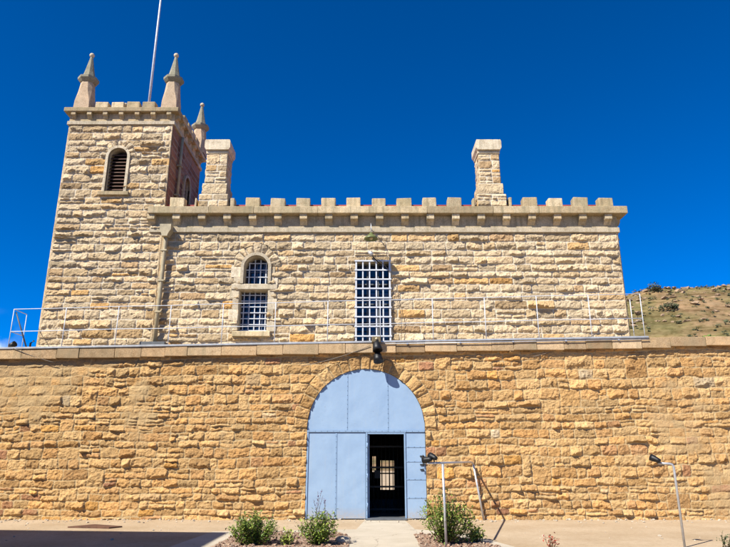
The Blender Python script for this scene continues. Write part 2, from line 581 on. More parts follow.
def relief(org, ud, nd, W, H, cell, rowh, stw, seed, depth=0.08, joint=0.012, bevel=0.035, split=0.2, jump=0.05,
           holes=(), arches=(), smear=None, top=None, skirt=True, fine=0.0, warp=0.02, slope=None, margin=0.0, flat=(), edge_noise=0.014, rough=0.02, amp_lo=0.35, amp_hi=1.15):
    """heightfield wall: returns (verts, faces, stone colours). holes: (x0,x1,z0,z1); arches: (cx,zs,R,ring,n); flat: smooth strips"""
    rng = random.Random(seed)
    nr = np.random.default_rng(seed)
    nu = int(round(W / cell)) + 1
    nv = int(round(H / cell)) + 1
    u1 = np.linspace(0, W, nu)
    v1 = np.linspace(0, H, nv)
    U, V = np.meshgrid(u1, v1)
    rects = layout(W, H, rowh, stw, rng, split, jump)
    n0 = len(rects)
    res = 0.005
    L = np.zeros((int(H / res) + 2, int(W / res) + 2), np.int32)
    for k, (a, b, c, d) in enumerate(rects):
        L[int(round(c / res)):int(round(d / res)) + 1, int(round(a / res)):int(round(b / res)) + 1] = k
    Uw = U + warp * 1.6 * fbm(U * 1.7, V * 1.7, seed + 5, 3)
    Vw = V + warp * 2.4 * fbm(U * 0.9, V * 1.3, seed + 9, 3)
    if fine > 0:
        Uw = Uw + fine * fbm(U * 5, V * 5, seed + 15, 3)
        Vw = Vw + fine * fbm(U * 4, V * 6, seed + 19, 3)
    if slope is not None:
        Vw = Vw * slope(U)
    Uw = np.clip(Uw, 0, W - 1e-4)
    Vw = np.clip(Vw, 0, H - 1e-4)
    ID = L[(Vw / res).astype(int), (Uw / res).astype(int)].copy()
    rc = np.array(rects)
    a, b, c, d = (rc[ID, k] for k in range(4))
    el = Uw - a
    er = b - Uw
    el = np.where(a < 1e-6, 9.0, el)
    er = np.where(b > W - 1e-6, 9.0, er)
    eu = np.minimum(el, er)
    ev = np.minimum(Vw - c, d - Vw)
    sx = (Uw - (a + b) / 2) / np.maximum((b - a) / 2, 0.02)
    sz = (Vw - (c + d) / 2) / np.maximum((d - c) / 2, 0.02)
    n_all = n0
    for (cx, zs, Rr, ring, nn) in arches:
        rr = np.hypot(U - cx, V - zs)
        th = np.arctan2(V - zs, U - cx)
        q = np.clip(th / PI, 0, 0.9999)
        edges = np.sort(np.concatenate([[0, 1], (np.arange(1, nn) + nr.uniform(-0.13, 0.13, nn - 1)) / nn]))
        ki = np.clip(np.searchsorted(edges, q, side='right') - 1, 0, nn - 1)
        lng = ring * (1 + nr.uniform(-0.12, 0.12, nn))
        m = (rr < Rr + lng[ki]) & (V >= zs) & (rr > Rr - 0.06)
        ID[m] = n_all + ki[m]
        t0 = edges[ki] * PI
        t1 = edges[ki + 1] * PI
        e1 = np.minimum(th - t0, t1 - th) * rr
        e2 = np.where(rr - Rr < ring * 0.5, 9.0, Rr + lng[ki] - rr)
        eu[m] = e1[m]
        ev[m] = e2[m]
        sx[m] = ((th - (t0 + t1) / 2) / ((t1 - t0) / 2))[m]
        sz[m] = ((rr - Rr - ring / 2) / (ring / 2))[m]
        n_all += nn
    e = np.minimum(eu, ev) + edge_noise * 2 * fbm(U * 9, V * 9, seed + 21, 3)
    e -= 0.25 * np.minimum(0.05, np.abs(eu - ev) * 0) 
    # rounded stone corners
    cr = 0.05
    k1 = np.clip(cr - eu, 0, cr)
    k2 = np.clip(cr - ev, 0, cr)
    e = np.minimum(e, cr - np.hypot(k1, k2) + edge_noise * 2 * fbm(U * 9, V * 9, seed + 21, 3))
    K = 4
    C = nr.uniform(0.55, 1.2, (n_all, K))
    A = nr.uniform(-0.55, 0.55, (n_all, K))
    B = nr.uniform(-0.45, 0.35, (n_all, K))
    amp = (amp_lo + (amp_hi - amp_lo) * nr.uniform(0, 1, n_all) ** 1.3)[ID]
    jx = 0.5 * fbm(U * 6, V * 6, seed + 31, 3)
    jz = 0.5 * fbm(U * 6, V * 6, seed + 41, 3)
    fac = np.full_like(U, 9.0)
    for k in range(K):
        fac = np.minimum(fac, C[ID, k] + A[ID, k] * (sx + jx * 1.3) + B[ID, k] * (sz + jz * 1.3))
    fac = np.clip(fac, 0.12, 1.3)
    # split faces lean out from the top bed to a ragged lip near the bottom, then fall back
    s01 = np.clip((sz + 1) / 2, 0, 1)
    lip = nr.uniform(0.10, 0.36, n_all)[ID] + nr.uniform(-0.2, 0.2, n_all)[ID] * sx + 1.15 * fbm(U * 4.5 + ID * 1.3, V * 3.0, seed + 33, 6, 0.72)
    lip = np.clip(lip, 0.03, 0.62)
    up = np.clip((1 - s01) / (1 - lip), 0, 1) ** nr.uniform(0.55, 1.1, n_all)[ID]
    dn = np.clip(s01 / lip, 0, 1) ** 1.8
    bul = np.where(s01 > lip, up, dn)
    isarch = ID >= n0
    bul = np.where(isarch, 0.55 + 0.25 * s01, bul * np.clip(0.75 + 2.4 * fbm(U * 3.1 + ID * 2.1, V * 3.5, seed + 37, 4, 0.65), 0.12, 1.5))
    amp = np.where(isarch, 0.9, amp)
    h = 0.012 + depth * amp * bul * fac
    h += rough * 1.6 * np.abs(fbm(U * 5.0 + ID * 3.7, V * 8.0, seed + 51, 5, 0.7)) + rough * 1.3 * fbm(U * 14 + ID, V * 18, seed + 61, 4, 0.7)
    t = np.clip((e - np.where(ID >= n0, joint + 0.006, joint)) / bevel, 0, 1)
    prof = np.sqrt(np.clip(t * (2 - t), 0, 1))
    D = prof * np.maximum(h, 0.012) + (1 - prof) * 0.006 + 0.006 * fbm(U * 20, V * 20, seed + 71, 2)
    mort = np.clip(1.25 - t * 3.5, 0, 1)
    r1 = nr.uniform(0, 1, n_all)
    r1[n0:] = 0.2 + 0.6 * r1[n0:]
    r2 = nr.uniform(0, 1, n_all)
    C0 = r1[ID]
    C1 = r2[ID]
    if smear is not None:
        s = smear(U, V)
        lump = 0.035 + 0.05 * (fbm(U * 2.6, V * 3.2, seed + 81, 5, 0.6) + 0.1)
        D = D * (1 - s) + np.maximum(lump, 0.0) * s
        mort = np.maximum(mort * (1 - 0.4 * s), s * np.clip(0.85 + 2.0 * fbm(U * 3, V * 3, seed + 91, 4), 0, 1))
    for (x0, x1, z0, z1, dd) in flat:
        m = (U >= x0) & (U <= x1) & (V >= z0) & (V <= z1)
        D[m] = dd + 0.008 * fbm(U[m] * 12, V[m] * 12, seed + 3, 3)
        mort[m] = np.where(ev[m] < joint, 0.6, 0.0)
    keep = np.ones((nv - 1, nu - 1), bool)
    uc = (u1[:-1] + u1[1:]) / 2
    vc = (v1[:-1] + v1[1:]) / 2
    UC, VC = np.meshgrid(uc, vc)
    PU = U.copy()
    PV = V.copy()
    for (x0, x1, z0, z1) in holes:
        keep &= ~((UC > x0) & (UC < x1) & (VC > z0) & (VC < z1))
        for xx in (x0, x1):
            m = (np.abs(PU - xx) <= cell * 0.75) & (V > z0 - cell) & (V < z1 + cell)
            if xx == x0:
                m &= PU <= xx + cell * 0.75
            PU[m] = xx
    for (cx, zs, Rr, ring, nn) in arches:
        keep &= ~((np.hypot(UC - cx, VC - zs) < Rr) & (VC >= zs))
        rr = np.hypot(U - cx, V - zs)
        m = (np.abs(rr - Rr) < cell * 0.8) & (V >= zs)
        sfac = Rr / np.maximum(rr, 1e-6)
        PU[m] = cx + (U[m] - cx) * sfac[m]
        PV[m] = zs + (V[m] - zs) * sfac[m]
    if top is not None:
        keep &= VC < top(UC)
    org = np.array(org, float)
    ud = np.array(ud, float)
    nd = np.array(nd, float)
    P = org + PU[..., None] * ud + PV[..., None] * np.array([0, 0, 1.0]) + D[..., None] * nd
    P = P.reshape(-1, 3)
    idx = np.arange(nu * nv).reshape(nv, nu)
    q = np.stack([idx[:-1, :-1], idx[:-1, 1:], idx[1:, 1:], idx[1:, :-1]], -1)[keep]
    if np.cross(ud, [0, 0, 1]).dot(nd) < 0:
        q = q[:, ::-1]
    col = np.stack([C0, C1, mort, np.ones_like(mort)], -1).reshape(-1, 4)
    if not skirt:
        return P, q, col
    # skirts on the outer border going back into the wall
    bord = np.concatenate([idx[0, :], idx[1:, -1], idx[-1, -2::-1], idx[-2::-1, 0]])
    nb = len(bord)
    back = P[bord] - nd * (0.12 + D.reshape(-1)[bord][:, None])
    bi = np.arange(nb) + len(P)
    sk = np.stack([bord[:-1], bi[:-1], bi[1:], bord[1:]], -1)
    P = np.concatenate([P, back])
    col = np.concatenate([col, col[bord]])
    return P, np.concatenate([q, sk]), col

def box_part(x0, x1, y0, y1, z0, z1, col=(0.5, 0.4, 0, 1)):
    P = np.array([(x, y, z) for x in (x0, x1) for y in (y0, y1) for z in (z0, z1)], float)
    F = np.array([(0, 1, 3, 2), (4, 6, 7, 5), (0, 4, 5, 1), (2, 3, 7, 6), (0, 2, 6, 4), (1, 5, 7, 3)])
    return P, F, np.tile(np.array(col, float), (8, 1))

def open_box(x0, x1, y0, y1, z0, z1, skip, col=(0.5, 0.4, 0, 1)):
    P, F, c = box_part(x0, x1, y0, y1, z0, z1, col)
    names = ['x0', 'x1', 'y0', 'y1', 'z0', 'z1']
    return P, np.array([f for f, nme in zip(F, names) if nme not in skip]), c

def np_mesh(name, parts, mat, parent=None, smooth=True):
    Vs, Fs, Cs = [], [], []
    o = 0
    for (P, F, c) in parts:
        Vs.append(P)
        Fs.append(F + o)
        Cs.append(c)
        o += len(P)
    Vv = np.concatenate(Vs)
    Ff = np.concatenate(Fs).astype(np.int32)
    Cc = np.concatenate(Cs)
    me = bpy.data.meshes.new(name)
    me.vertices.add(len(Vv))
    me.vertices.foreach_set('co', Vv.astype(np.float32).ravel())
    me.loops.add(Ff.size)
    me.loops.foreach_set('vertex_index', Ff.ravel())
    me.polygons.add(len(Ff))
    me.polygons.foreach_set('loop_start', np.arange(0, Ff.size, 4, dtype=np.int32))
    me.polygons.foreach_set('loop_total', np.full(len(Ff), 4, np.int32))
    me.update(calc_edges=True)
    me.polygons.foreach_set('use_smooth', np.full(len(Ff), smooth, bool))
    at = me.attributes.new('stone', 'FLOAT_COLOR', 'POINT')
    at.data.foreach_set('color', Cc.astype(np.float32).ravel())
    me.validate()
    return link_mesh(name, me, mat, parent)

D1 = 17.7      # face of the yard wall
D2 = 19.0      # face of the building behind it
BACK = 26.6

def top_slope(x):              # the yard wall climbs gently to the right
    return 0.0178 * x

# ------------------------------------------------------------------ ground, paths, hill
g = MB()
NX = [-600, -60, -14, 14, 60, 600]
NY = [-200, 8, 20, 60, 900]
grid = {}
for x in NX:
    for y in NY:
        grid[x, y] = g.bm.verts.new((x, y, 0))
for i in range(len(NX) - 1):
    for j in range(len(NY) - 1):
        g.bm.faces.new([grid[NX[i], NY[j]], grid[NX[i + 1], NY[j]], grid[NX[i + 1], NY[j + 1]], grid[NX[i], NY[j + 1]]])
tag(g.build('ground', M['ground']), 'sandy tan packed dirt ground of the yard', None, kind='structure')

def sheet(name, pts, z, mat, label):
    m = MB()
    vs = [m.bm.verts.new((x, y, z)) for x, y in pts]
    m.bm.faces.new(vs)
    return tag(m.build(name, mat), label, None, kind='structure')
sheet('path', [(-3.9, 9.5), (3.4, 9.5), (2.75, 12.6), (2.1, 14.9), (1.15, 15.4), (1.05, 17.6), (0.0, 17.6), (-0.2, 15.4), (-3.4, 14.95)], 0.004, M['concrete'],
      'pale concrete path leading to the blue gate')

def bed(name, pts, label, seed):
    m = MB()
    vs = [m.bm.verts.new((x, y, 0.012)) for x, y in pts]
    m.bm.faces.new(vs)
    o = m.build(name, M['gravel'])
    tag(o, label, None, kind='structure')
    rng = random.Random(seed)
    s = MB(seed)
    from mathutils import geometry
    xs = [p[0] for p in pts]
    ys = [p[1] for p in pts]
    made = 0
    while made < 420:
        x = rng.uniform(min(xs), max(xs))
        y = rng.uniform(max(11.4, min(ys)), max(ys))
        ins = False
        for i in range(len(pts)):
            (xa, ya), (xb, yb) = pts[i], pts[i - 1]
            if (ya > y) != (yb > y) and x < (xb - xa) * (y - ya) / (yb - ya) + xa:
                ins = not ins
        if not ins:
            continue
        r = rng.uniform(0.015, 0.045)
        vs = s.bm.verts[:] if False else None
        res = bmesh.ops.create_icosphere(s.bm, subdivisions=1, radius=r, matrix=Matrix.Translation((x, y, 0.012 + r * 0.3)) @ Matrix.Rotation(rng.uniform(0, 6), 4, 'Z') @ Matrix.Diagonal((1.2, 0.9, 0.6, 1)))
        for v in res['verts']:
            v.co += Vector((rng.uniform(-1, 1), rng.uniform(-1, 1), rng.uniform(-1, 1))) * r * 0.2
        made += 1
    tag(s.build('gravel', M['gravel']), 'loose red gravel lying in the ' + label.split(' with ')[0].split('gravel ')[-1], 'gravel', kind='stuff')
bed('planting_bed', [(-2.95, 9.8), (-0.3, 9.8), (-0.3, 13.9), (-0.55, 14.75), (-2.75, 14.75)], 'reddish gravel planting bed left of the concrete path', 3)
bed('planting_bed', [(1.0, 9.8), (3.1, 9.8), (2.5, 12.5), (1.75, 14.3), (1.05, 14.45)], 'reddish gravel planting bed right of the concrete path', 4)

# far hill to the right
def hill():
    nx, ny = 260, 130
    x = np.linspace(-60, 420, nx)
    y = np.linspace(60, 330, ny)
    X, Y = np.meshgrid(x, y)
    u = np.clip((Y - 75) / 105.0, 0, 1)
    prof = u ** 1.15 * (1 - 0.1 * np.clip((Y - 190) / 140, 0, 1))
    crest = np.interp(X, [-60, -5, 30, 60, 85, 110, 160, 420], [0, 0, 18, 44, 49.5, 50.5, 52, 40])
    Z = prof * crest
    Z += (3.2 * fbm(X * 0.03, Y * 0.03, 7, 5) + 1.3 * fbm(X * 0.13, Y * 0.13, 8, 4)) * np.clip(Z / 8, 0, 1)
    led = np.abs(np.sin(Z * 0.55 + 2.0 * fbm(X * 0.02, Y * 0.02, 3, 3)))
    Z += 0.5 * led * np.clip(Z / 10, 0, 1) - 0.05
    edge = np.minimum(np.minimum(X + 60, 420 - X) / 40, (330 - Y) / 60)
    Z = np.where(edge < 1, Z * np.clip(edge, 0, 1) - 0.05, Z)
    P = np.stack([X, Y, Z], -1).reshape(-1, 3)
    idx = np.arange(nx * ny).reshape(ny, nx)
    q = np.stack([idx[:-1, :-1], idx[:-1, 1:], idx[1:, 1:], idx[1:, :-1]], -1).reshape(-1, 4)
    c = np.tile(np.array([0.5, 0.5, 0, 1.0]), (len(P), 1))
    o = np_mesh('hill', [(P, q, c)], M['hill'])
    tag(o, 'dry brown rocky hill rising behind the right end of the wall', None, kind='structure')
    return X, Y, Z
HX, HY, HZ = hill()
def hill_z(x, y):
    i = int(round((x + 60) / 480 * 259))
    j = int(round((y - 60) / 270 * 129))
    return float(HZ[max(0, min(129, j)), max(0, min(259, i))])

def clump(mb, c, w, h, n, rng, leaf):
    for _ in range(n):
        a = rng.uniform(0, 2 * PI)
        r = math.sqrt(rng.random()) * w
        z = rng.random() ** 0.8 * h * (1 - 0.55 * (r / w) ** 2)
        p = Vector((c[0] + r * math.cos(a), c[1] + r * math.sin(a), c[2] + z))
        d1 = Vector((rng.gauss(0, 1), rng.gauss(0, 1), rng.gauss(0, 0.8))).normalized() * leaf * rng.uniform(0.6, 1.3)
        d2 = d1.orthogonal().normalized() * leaf * rng.uniform(0.3, 0.6)
        mb.quad(p - d1, p - d2, p + d1, p + d2)

rng = random.Random(11)
sb = MB(5)
for _ in range(1700):
    x = rng.uniform(40, 210)
    y = rng.uniform(95, 185)
    z = hill_z(x, y)
    if z < 4:
        continue
    w = 0.2 + 0.75 * rng.random() ** 2
    clump(sb, (x, y, z), w, w * 0.9, 16, rng, 0.35)
tag(sb.build('scrub', M['scrub'], recalc=False), 'low dark sagebrush dotted over the dry hillside', 'scrub', kind='stuff')
for k, (x, y, w, h, lab) in enumerate([(84.5, 176, 2.0, 3.4, 'dark bush standing on the hill crest against the sky'),
                                       (80, 160, 2.4, 1.8, 'wide grey green bush just below the hill crest'),
                                       (52, 112, 1.3, 1.0, 'bright green bush on the hillside nearest the stone building'),
                                       (78, 140, 1.6, 1.1, 'small green bush lower on the hillside near the picture edge')]):
    z = hill_z(x, y)
    t = thing('hill_bush', lab, 'bush', (x, y, z), 'bushes on the hillside')
    f = MB(k)
    clump(f, (x, y, z), w, h, 260, rng, 0.42)
    f.build('foliage', M['leaf'] if k in (2, 3) else M['scrub'], t, recalc=False)
    s = MB(k)
    for q in range(4):
        a = q * 1.7
        s.tube([(x, y, z - 0.1), (x + 0.5 * w * math.cos(a), y + 0.5 * w * math.sin(a), z + h * 0.6)], 0.08, 5, 0.03)
    s.build('stem', M['stem'], t)
# outcrop blocks along the crest
ob = MB(8)
for _ in range(520):
    x = rng.uniform(50, 150)
    y = 178 - 26 * rng.random() ** 2.2 + rng.uniform(-2, 3)
    z = hill_z(x, y)
    s = 0.22 + 0.75 * rng.random() ** 2.5
    res = bmesh.ops.create_icosphere(ob.bm, subdivisions=1, radius=s, matrix=Matrix.Translation((x, y, z - s * 0.05)) @ Matrix.Rotation(rng.uniform(0, 6), 4, 'Z') @ Matrix.Diagonal((1.6, 1.1, 0.6, 1)))
    for v in res['verts']:
        v.co += Vector((rng.uniform(-1, 1), rng.uniform(-1, 1), rng.uniform(-1, 1))) * s * 0.25
tag(ob.build('rock_outcrop', M['outcrop']), 'pale broken rocks along the crest of the hill', 'rocks', kind='stuff')

# ------------------------------------------------------------------ yard wall
GX, GR, GZ = 0.03, 1.63, 2.36        # gate arch centre, radius, springing
wall = thing('yard_wall', 'long golden sandstone yard wall with rough courses and the blue arched gate', 'wall', (0, D1, 0))
WX0, WX1 = -17.0, 18.0
def smear_yard(U, V):
    x = U + WX0
    n = fbm(x * 0.8, V * 0.9, 101, 5, 0.6)
    a = np.clip((-5.0 - x) / 5.0, 0, 1) * np.clip((V - 0.8) / 2.2, 0, 1) * 0.9
    b = np.clip((x - 6.5) / 4.0, 0, 1) * 0.5
    c = np.clip((3.9 - V) / -0.5, 0, 1) * 0.35
    return np.clip((n + 0.30 * (a + b + c) - 0.16) * 5.0, 0, 0.6)
parts = [relief((WX0, D1, -0.1), (1, 0, 0), (0, -1, 0), WX1 - WX0, 4.9, 0.0145, (0.16, 0.30), (0.22, 0.62), 4, top=lambda U: 4.58 + 0.0178 * (U + WX0), skirt=False, fine=0.05,
                depth=0.118, joint=0.006, bevel=0.03, split=0.10, jump=0.015, amp_lo=0.15, amp_hi=1.1,
                holes=[(GX - GR - WX0, GX + GR - WX0, -1, GZ + 0.1)], arches=[(GX - WX0, GZ + 0.1, GR, 0.36, 19)],
                smear=smear_yard, warp=0.055, slope=lambda U: 4.4 / (4.4 + 0.0178 * (U + WX0)), edge_noise=0.018, rough=0.042)]
parts.append(open_box(WX0, GX - GR, D1 + 0.12, D1 + 0.6, 0.0, 4.3, ('y0',)))
parts.append(open_box(GX + GR, WX1, D1 + 0.12, D1 + 0.6, 0.0, 4.3, ('y0',)))
np_mesh('masonry', parts, M['yard_stone'], wall)
# arch soffit and jambs
rv = MB(2)
ya, yb = D1 - 0.02, D1 + 0.55
pts = [(GX - GR, 0)] + [(GX - GR * math.cos(PI * k / 40), GZ + GR * math.sin(PI * k / 40)) for k in range(41)] + [(GX + GR, 0)]
for (p, q) in zip(pts[:-1], pts[1:]):
    rv.quad((p[0], ya, p[1]), (q[0], ya, q[1]), (q[0], yb, q[1]), (p[0], yb, p[1]))
rv.build('arch_reveal', M['yard_stone'], wall)
# coping blocks
cp = MB(6)
x = WX0
while x < WX1:
    w = cp.rng.uniform(0.62, 1.05)
    x1 = min(x + w, WX1)
    zt = 4.74 + top_slope((x + x1) / 2) + cp.rng.uniform(-0.008, 0.008)
    thick = 0.31 if x < 8.0 else 0.27
    vs = cp.box(x + 0.004, x1 - 0.004, D1 - 0.17 + cp.rng.uniform(-0.012, 0.012), D1 + 0.62, zt - thick - 0.01, zt - 0.02, 0.014, 0.006, seg=2)
    x = x1
cp.build('coping', M['coping_stone'], wall)
fl = MB(7)
for k in range(14):
    xa = -16.5 + k * 1.755
    xb = xa + 1.755 - 0.003
    za, zb = 4.74 + top_slope(xa), 4.74 + top_slope(xb)
    pf = [(D1 - 0.195, -0.03), (D1 - 0.195, 0.008), (D1 - 0.18, 0.022), (D1 + 0.2, 0.03), (D1 + 0.2, -0.018), (D1 - 0.178, -0.018), (D1 - 0.18, -0.03)]
    A = [fl.bm.verts.new((xa, p[0], za + p[1])) for p in pf]
    B = [fl.bm.verts.new((xb, p[0], zb + p[1])) for p in pf]
    fl.bm.faces.new(A)
    fl.bm.faces.new(B[::-1])
    for i in range(len(pf)):
        j = (i + 1) % len(pf)
        fl.bm.faces.new([A[i], B[i], B[j], A[j]])
fl.build('flashing', M['flash'], wall)
cd = MB()
cd.tube([(0.4, D1 - 0.21, 4.74 + top_slope(0.4) - 0.075), (4, D1 - 0.21, 4.74 + top_slope(4) - 0.085), (8.05, D1 - 0.21, 4.74 + top_slope(8.05) - 0.075)], 0.014, 8)
for x in (1.2, 2.7, 4.2, 5.7, 7.2):
    z = 4.74 + top_slope(x) - 0.08
    cd.box(x - 0.02, x + 0.02, D1 - 0.228, D1 - 0.166, z - 0.02, z + 0.02)
cd.build('conduit', M['galv'], wall)
wk = MB(3)
for k in range(9):
    xa, xb = -16.5 + k * 2.75, -16.5 + (k + 1) * 2.75
    z = 4.66
    vs = [(xa, D1 + 0.62, z + top_slope(xa)), (xb, D1 + 0.62, z + top_slope(xb)), (xb, D2 + 0.02, z + top_slope(xb)), (xa, D2 + 0.02, z + top_slope(xa))]
    wk.quad(*vs)
    wk.quad(*[(a, b, c - 0.25) for a, b, c in vs][::-1])
o = wk.build('walkway', M['concrete'])
tag(o, 'narrow concrete walkway behind the yard wall coping', None, kind='structure')

# ------------------------------------------------------------------ gate
gate = thing('gate', 'pale blue sheet steel arched gate with an open dark doorway', 'gate', (GX, D1 + 0.1, 0))
YF = D1 - 0.005
DX0, DX1, DZ = 0.07, 1.07, 2.2
def panel(name, poly, y0=YF, y1=YF + 0.02, mat='blue_paint'):
    m = MB()
    m.prism(poly, 'y', y0, y1)
    return m.build(name, M[mat], gate)
def arch_pts(x0, x1, r, n=14):
    out = []
    for k in range(n + 1):
        x = x0 + (x1 - x0) * k / n
        out.append((x, GZ + math.sqrt(max(0.0, r * r - (x - GX) ** 2))))
    return out
rA = GR - 0.006
ZB = 2.30
cuts = [GX - rA, -0.49, 0.64, GX + rA]
for k in range(3):
    a = cuts[k] + 0.004
    b = cuts[k + 1] - 0.004
    top = arch_pts(a, b, rA, 16)
    panel('arch_panel', [(a, ZB + 0.01)] + top + [(b, ZB + 0.01)])
for (a, b) in ((GX - rA, -0.79), (-0.785, DX0 - 0.055)):
    panel('door_panel', [(a + 0.004, 0.03), (a + 0.004, ZB - 0.055), (b - 0.004, ZB - 0.055), (b - 0.004, 0.03)], YF + 0.004, YF + 0.024)
zc = [0.03, 0.55, 1.02, 1.48, 1.86, ZB - 0.055]
for a, b in zip(zc[:-1], zc[1:]):
    panel('side_panel', [(DX1 + 0.05, a + 0.004), (DX1 + 0.05, b - 0.004), (GX + rA - 0.004, b - 0.004), (GX + rA - 0.004, a + 0.004)], YF + 0.003, YF + 0.022)
fr = MB()
fr.box(GX - rA, GX + rA, YF - 0.025, YF + 0.03, ZB - 0.05, ZB + 0.006, 0.006)
fr.box(DX0 - 0.05, DX0, YF - 0.02, YF + 0.06, 0.02, ZB - 0.052, 0.005)
fr.box(DX1, DX1 + 0.045, YF - 0.02, YF + 0.06, 0.02, ZB - 0.052, 0.005)
fr.box(DX0 + 0.001, DX1 - 0.001, YF - 0.017, YF + 0.05, DZ, ZB - 0.053, 0.005)
fr.box(GX - rA, GX - rA + 0.05, YF - 0.018, YF + 0.0, 0.02, ZB - 0.054, 0.005)
fr.build('door_frame', M['blue_edge'], gate)
for x in (-0.49, 0.64):
    z1 = GZ + math.sqrt(rA * rA - (x - GX) ** 2) - 0.03
    sm = MB()
    sm.box(x - 0.014, x + 0.014, YF - 0.006, YF - 0.001, ZB + 0.012, z1, 0.002)
    sm.build('seam_strip', M['blue_edge'], gate)
sm = MB()
sm.box(-0.81, -0.765, YF - 0.006, YF + 0.003, 0.03, ZB - 0.058, 0.002)
sm.build('seam_strip', M['blue_edge'], gate)
for z in zc[1:-1]:
    sm = MB()
    sm.box(DX1 + 0.051, GX + rA - 0.006, YF - 0.007, YF + 0.002, z - 0.014, z + 0.014, 0.002)
    sm.build('seam_strip', M['blue_edge'], gate)
rvt = MB()
rvt.lathe([(0.008, 0.0), (0.0075, 0.004), (0.004, 0.007), (0.0, 0.008)], (0, 0, 0), 6, axis=(0, -1, 0))
rivet0 = rvt.build('rivet', M['dark_steel'], None)
rivet0.parent = gate
rivet0.location = Vector((DX1 + 0.022, YF - 0.02, 2.22)) - gate.location
def rivet(x, z, y):
    r_ = rivet0.copy()
    r_.location = Vector((x, y, z)) - gate.location
    r_.parent = gate
    COL.objects.link(r_)
for x in (-0.49, 0.64):
    z = ZB + 0.08
    z1 = GZ + math.sqrt(rA * rA - (x - GX) ** 2) - 0.08
    while z < z1:
        rivet(x, z, YF - 0.008)
        z += 0.125
for k in range(20):
    rivet(GX - rA + 0.06 + k * 0.167, ZB - 0.022, YF - 0.025)
for k in range(15):
    rivet(-0.787, 0.1 + k * 0.146, YF - 0.006)
    rivet(DX0 - 0.025, 0.1 + k * 0.146, YF - 0.02)
for z in zc[1:-1]:
    for k in range(3):
        rivet(DX1 + 0.12 + k * 0.16, z, YF - 0.007)
lf = MB()      # door leaf swung inward on its left hinge
lf.box(DX0 + 0.012, DX0 + 0.05, YF + 0.065, YF + 1.0, 0.05, DZ - 0.02, 0.004)
leaf = lf.build('door_leaf', M['blue_edge'], gate)
hd = MB()
hd.tube([(DX0 + 0.05, YF + 0.9, 0.98), (DX0 + 0.11, YF + 0.9, 0.98), (DX0 + 0.11, YF + 0.9, 1.16), (DX0 + 0.05, YF + 0.9, 1.16)], 0.01, 6)
hd.build('handle', M['dark_steel'], leaf)
for z in (0.35, 1.1, 1.9):
    h = MB()
    h.tube([(DX0 - 0.004, YF - 0.03, z - 0.07), (DX0 - 0.004, YF - 0.03, z + 0.07)], 0.014, 8)
    h.build('hinge', M['blue_edge'], gate)
for z, l in ((1.27, .1), (1.40, .16), (1.62, .12)):
    h = MB()
    h.box(GX + rA - 0.16, GX + rA - 0.16 + l, YF - 0.03, YF - 0.004, z - 0.015, z + 0.015, 0.003)
    h.tube([(GX + rA - 0.08, YF - 0.05, z - 0.045), (GX + rA - 0.08, YF - 0.05, z + 0.035)], 0.012, 6)
    h.build('latch', M['dark_steel'], gate)
stp = MB()
stp.box(DX0 - 0.05, DX1 + 0.04, D1 - 0.22, D1 + 0.35, 0.006, 0.045, 0.008)
stp.build('threshold', M['dark_grey'], gate)

# passage behind the gate, with its barred inner gate and far window
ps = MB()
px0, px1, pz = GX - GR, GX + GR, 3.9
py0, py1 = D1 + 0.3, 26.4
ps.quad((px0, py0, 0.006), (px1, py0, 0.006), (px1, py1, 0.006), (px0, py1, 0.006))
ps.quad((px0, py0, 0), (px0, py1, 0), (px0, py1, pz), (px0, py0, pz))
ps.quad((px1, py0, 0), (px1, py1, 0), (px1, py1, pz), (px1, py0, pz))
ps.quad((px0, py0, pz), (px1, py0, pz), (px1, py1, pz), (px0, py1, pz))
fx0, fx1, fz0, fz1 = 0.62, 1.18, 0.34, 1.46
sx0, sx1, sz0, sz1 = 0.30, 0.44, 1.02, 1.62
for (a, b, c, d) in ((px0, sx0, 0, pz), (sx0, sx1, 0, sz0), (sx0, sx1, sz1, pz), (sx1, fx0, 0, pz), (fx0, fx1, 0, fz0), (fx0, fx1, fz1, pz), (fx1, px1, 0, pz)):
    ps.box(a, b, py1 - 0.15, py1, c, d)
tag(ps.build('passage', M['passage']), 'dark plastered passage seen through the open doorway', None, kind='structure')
ig = thing('barred_gate', 'dark steel barred inner gate inside the shadowy passage', 'gate', (GX, 19.6, 0))
b = MB()
for k in range(27):
    x = px0 + 0.06 + k * 0.12
    b.tube([(x, 19.6, 0.02), (x, 19.6, 2.5)], 0.011, 6)
b.build('bars', M['dark_steel'], ig)
b = MB()
for z in (0.12, 0.75, 1.3, 1.9, 2.5):
    b.box(px0 + 0.01, px1 - 0.01, 19.575, 19.625, z - 0.025, z + 0.025)
b.build('crossbars', M['dark_steel'], ig)
b = MB()
b.box(0.28, 0.46, 19.55, 19.65, 0.98, 1.22, 0.01)
b.build('lock_box', M['dark_steel'], ig)
fw = thing('barred_window', 'small bright barred window at the far end of the dark passage', 'window', (0.9, py1, fz0))
b = MB()
for k in range(4):
    x = fx0 + 0.07 + k * 0.14
    b.tube([(x, py1 - 0.08, fz0), (x, py1 - 0.08, fz1)], 0.013, 6)
b.build('bars', M['dark_steel'], fw)
b = MB()
b.box(fx0, fx1, py1 - 0.1, py1 - 0.06, 0.94, 0.99)
b.build('crossbar', M['dark_steel'], fw)

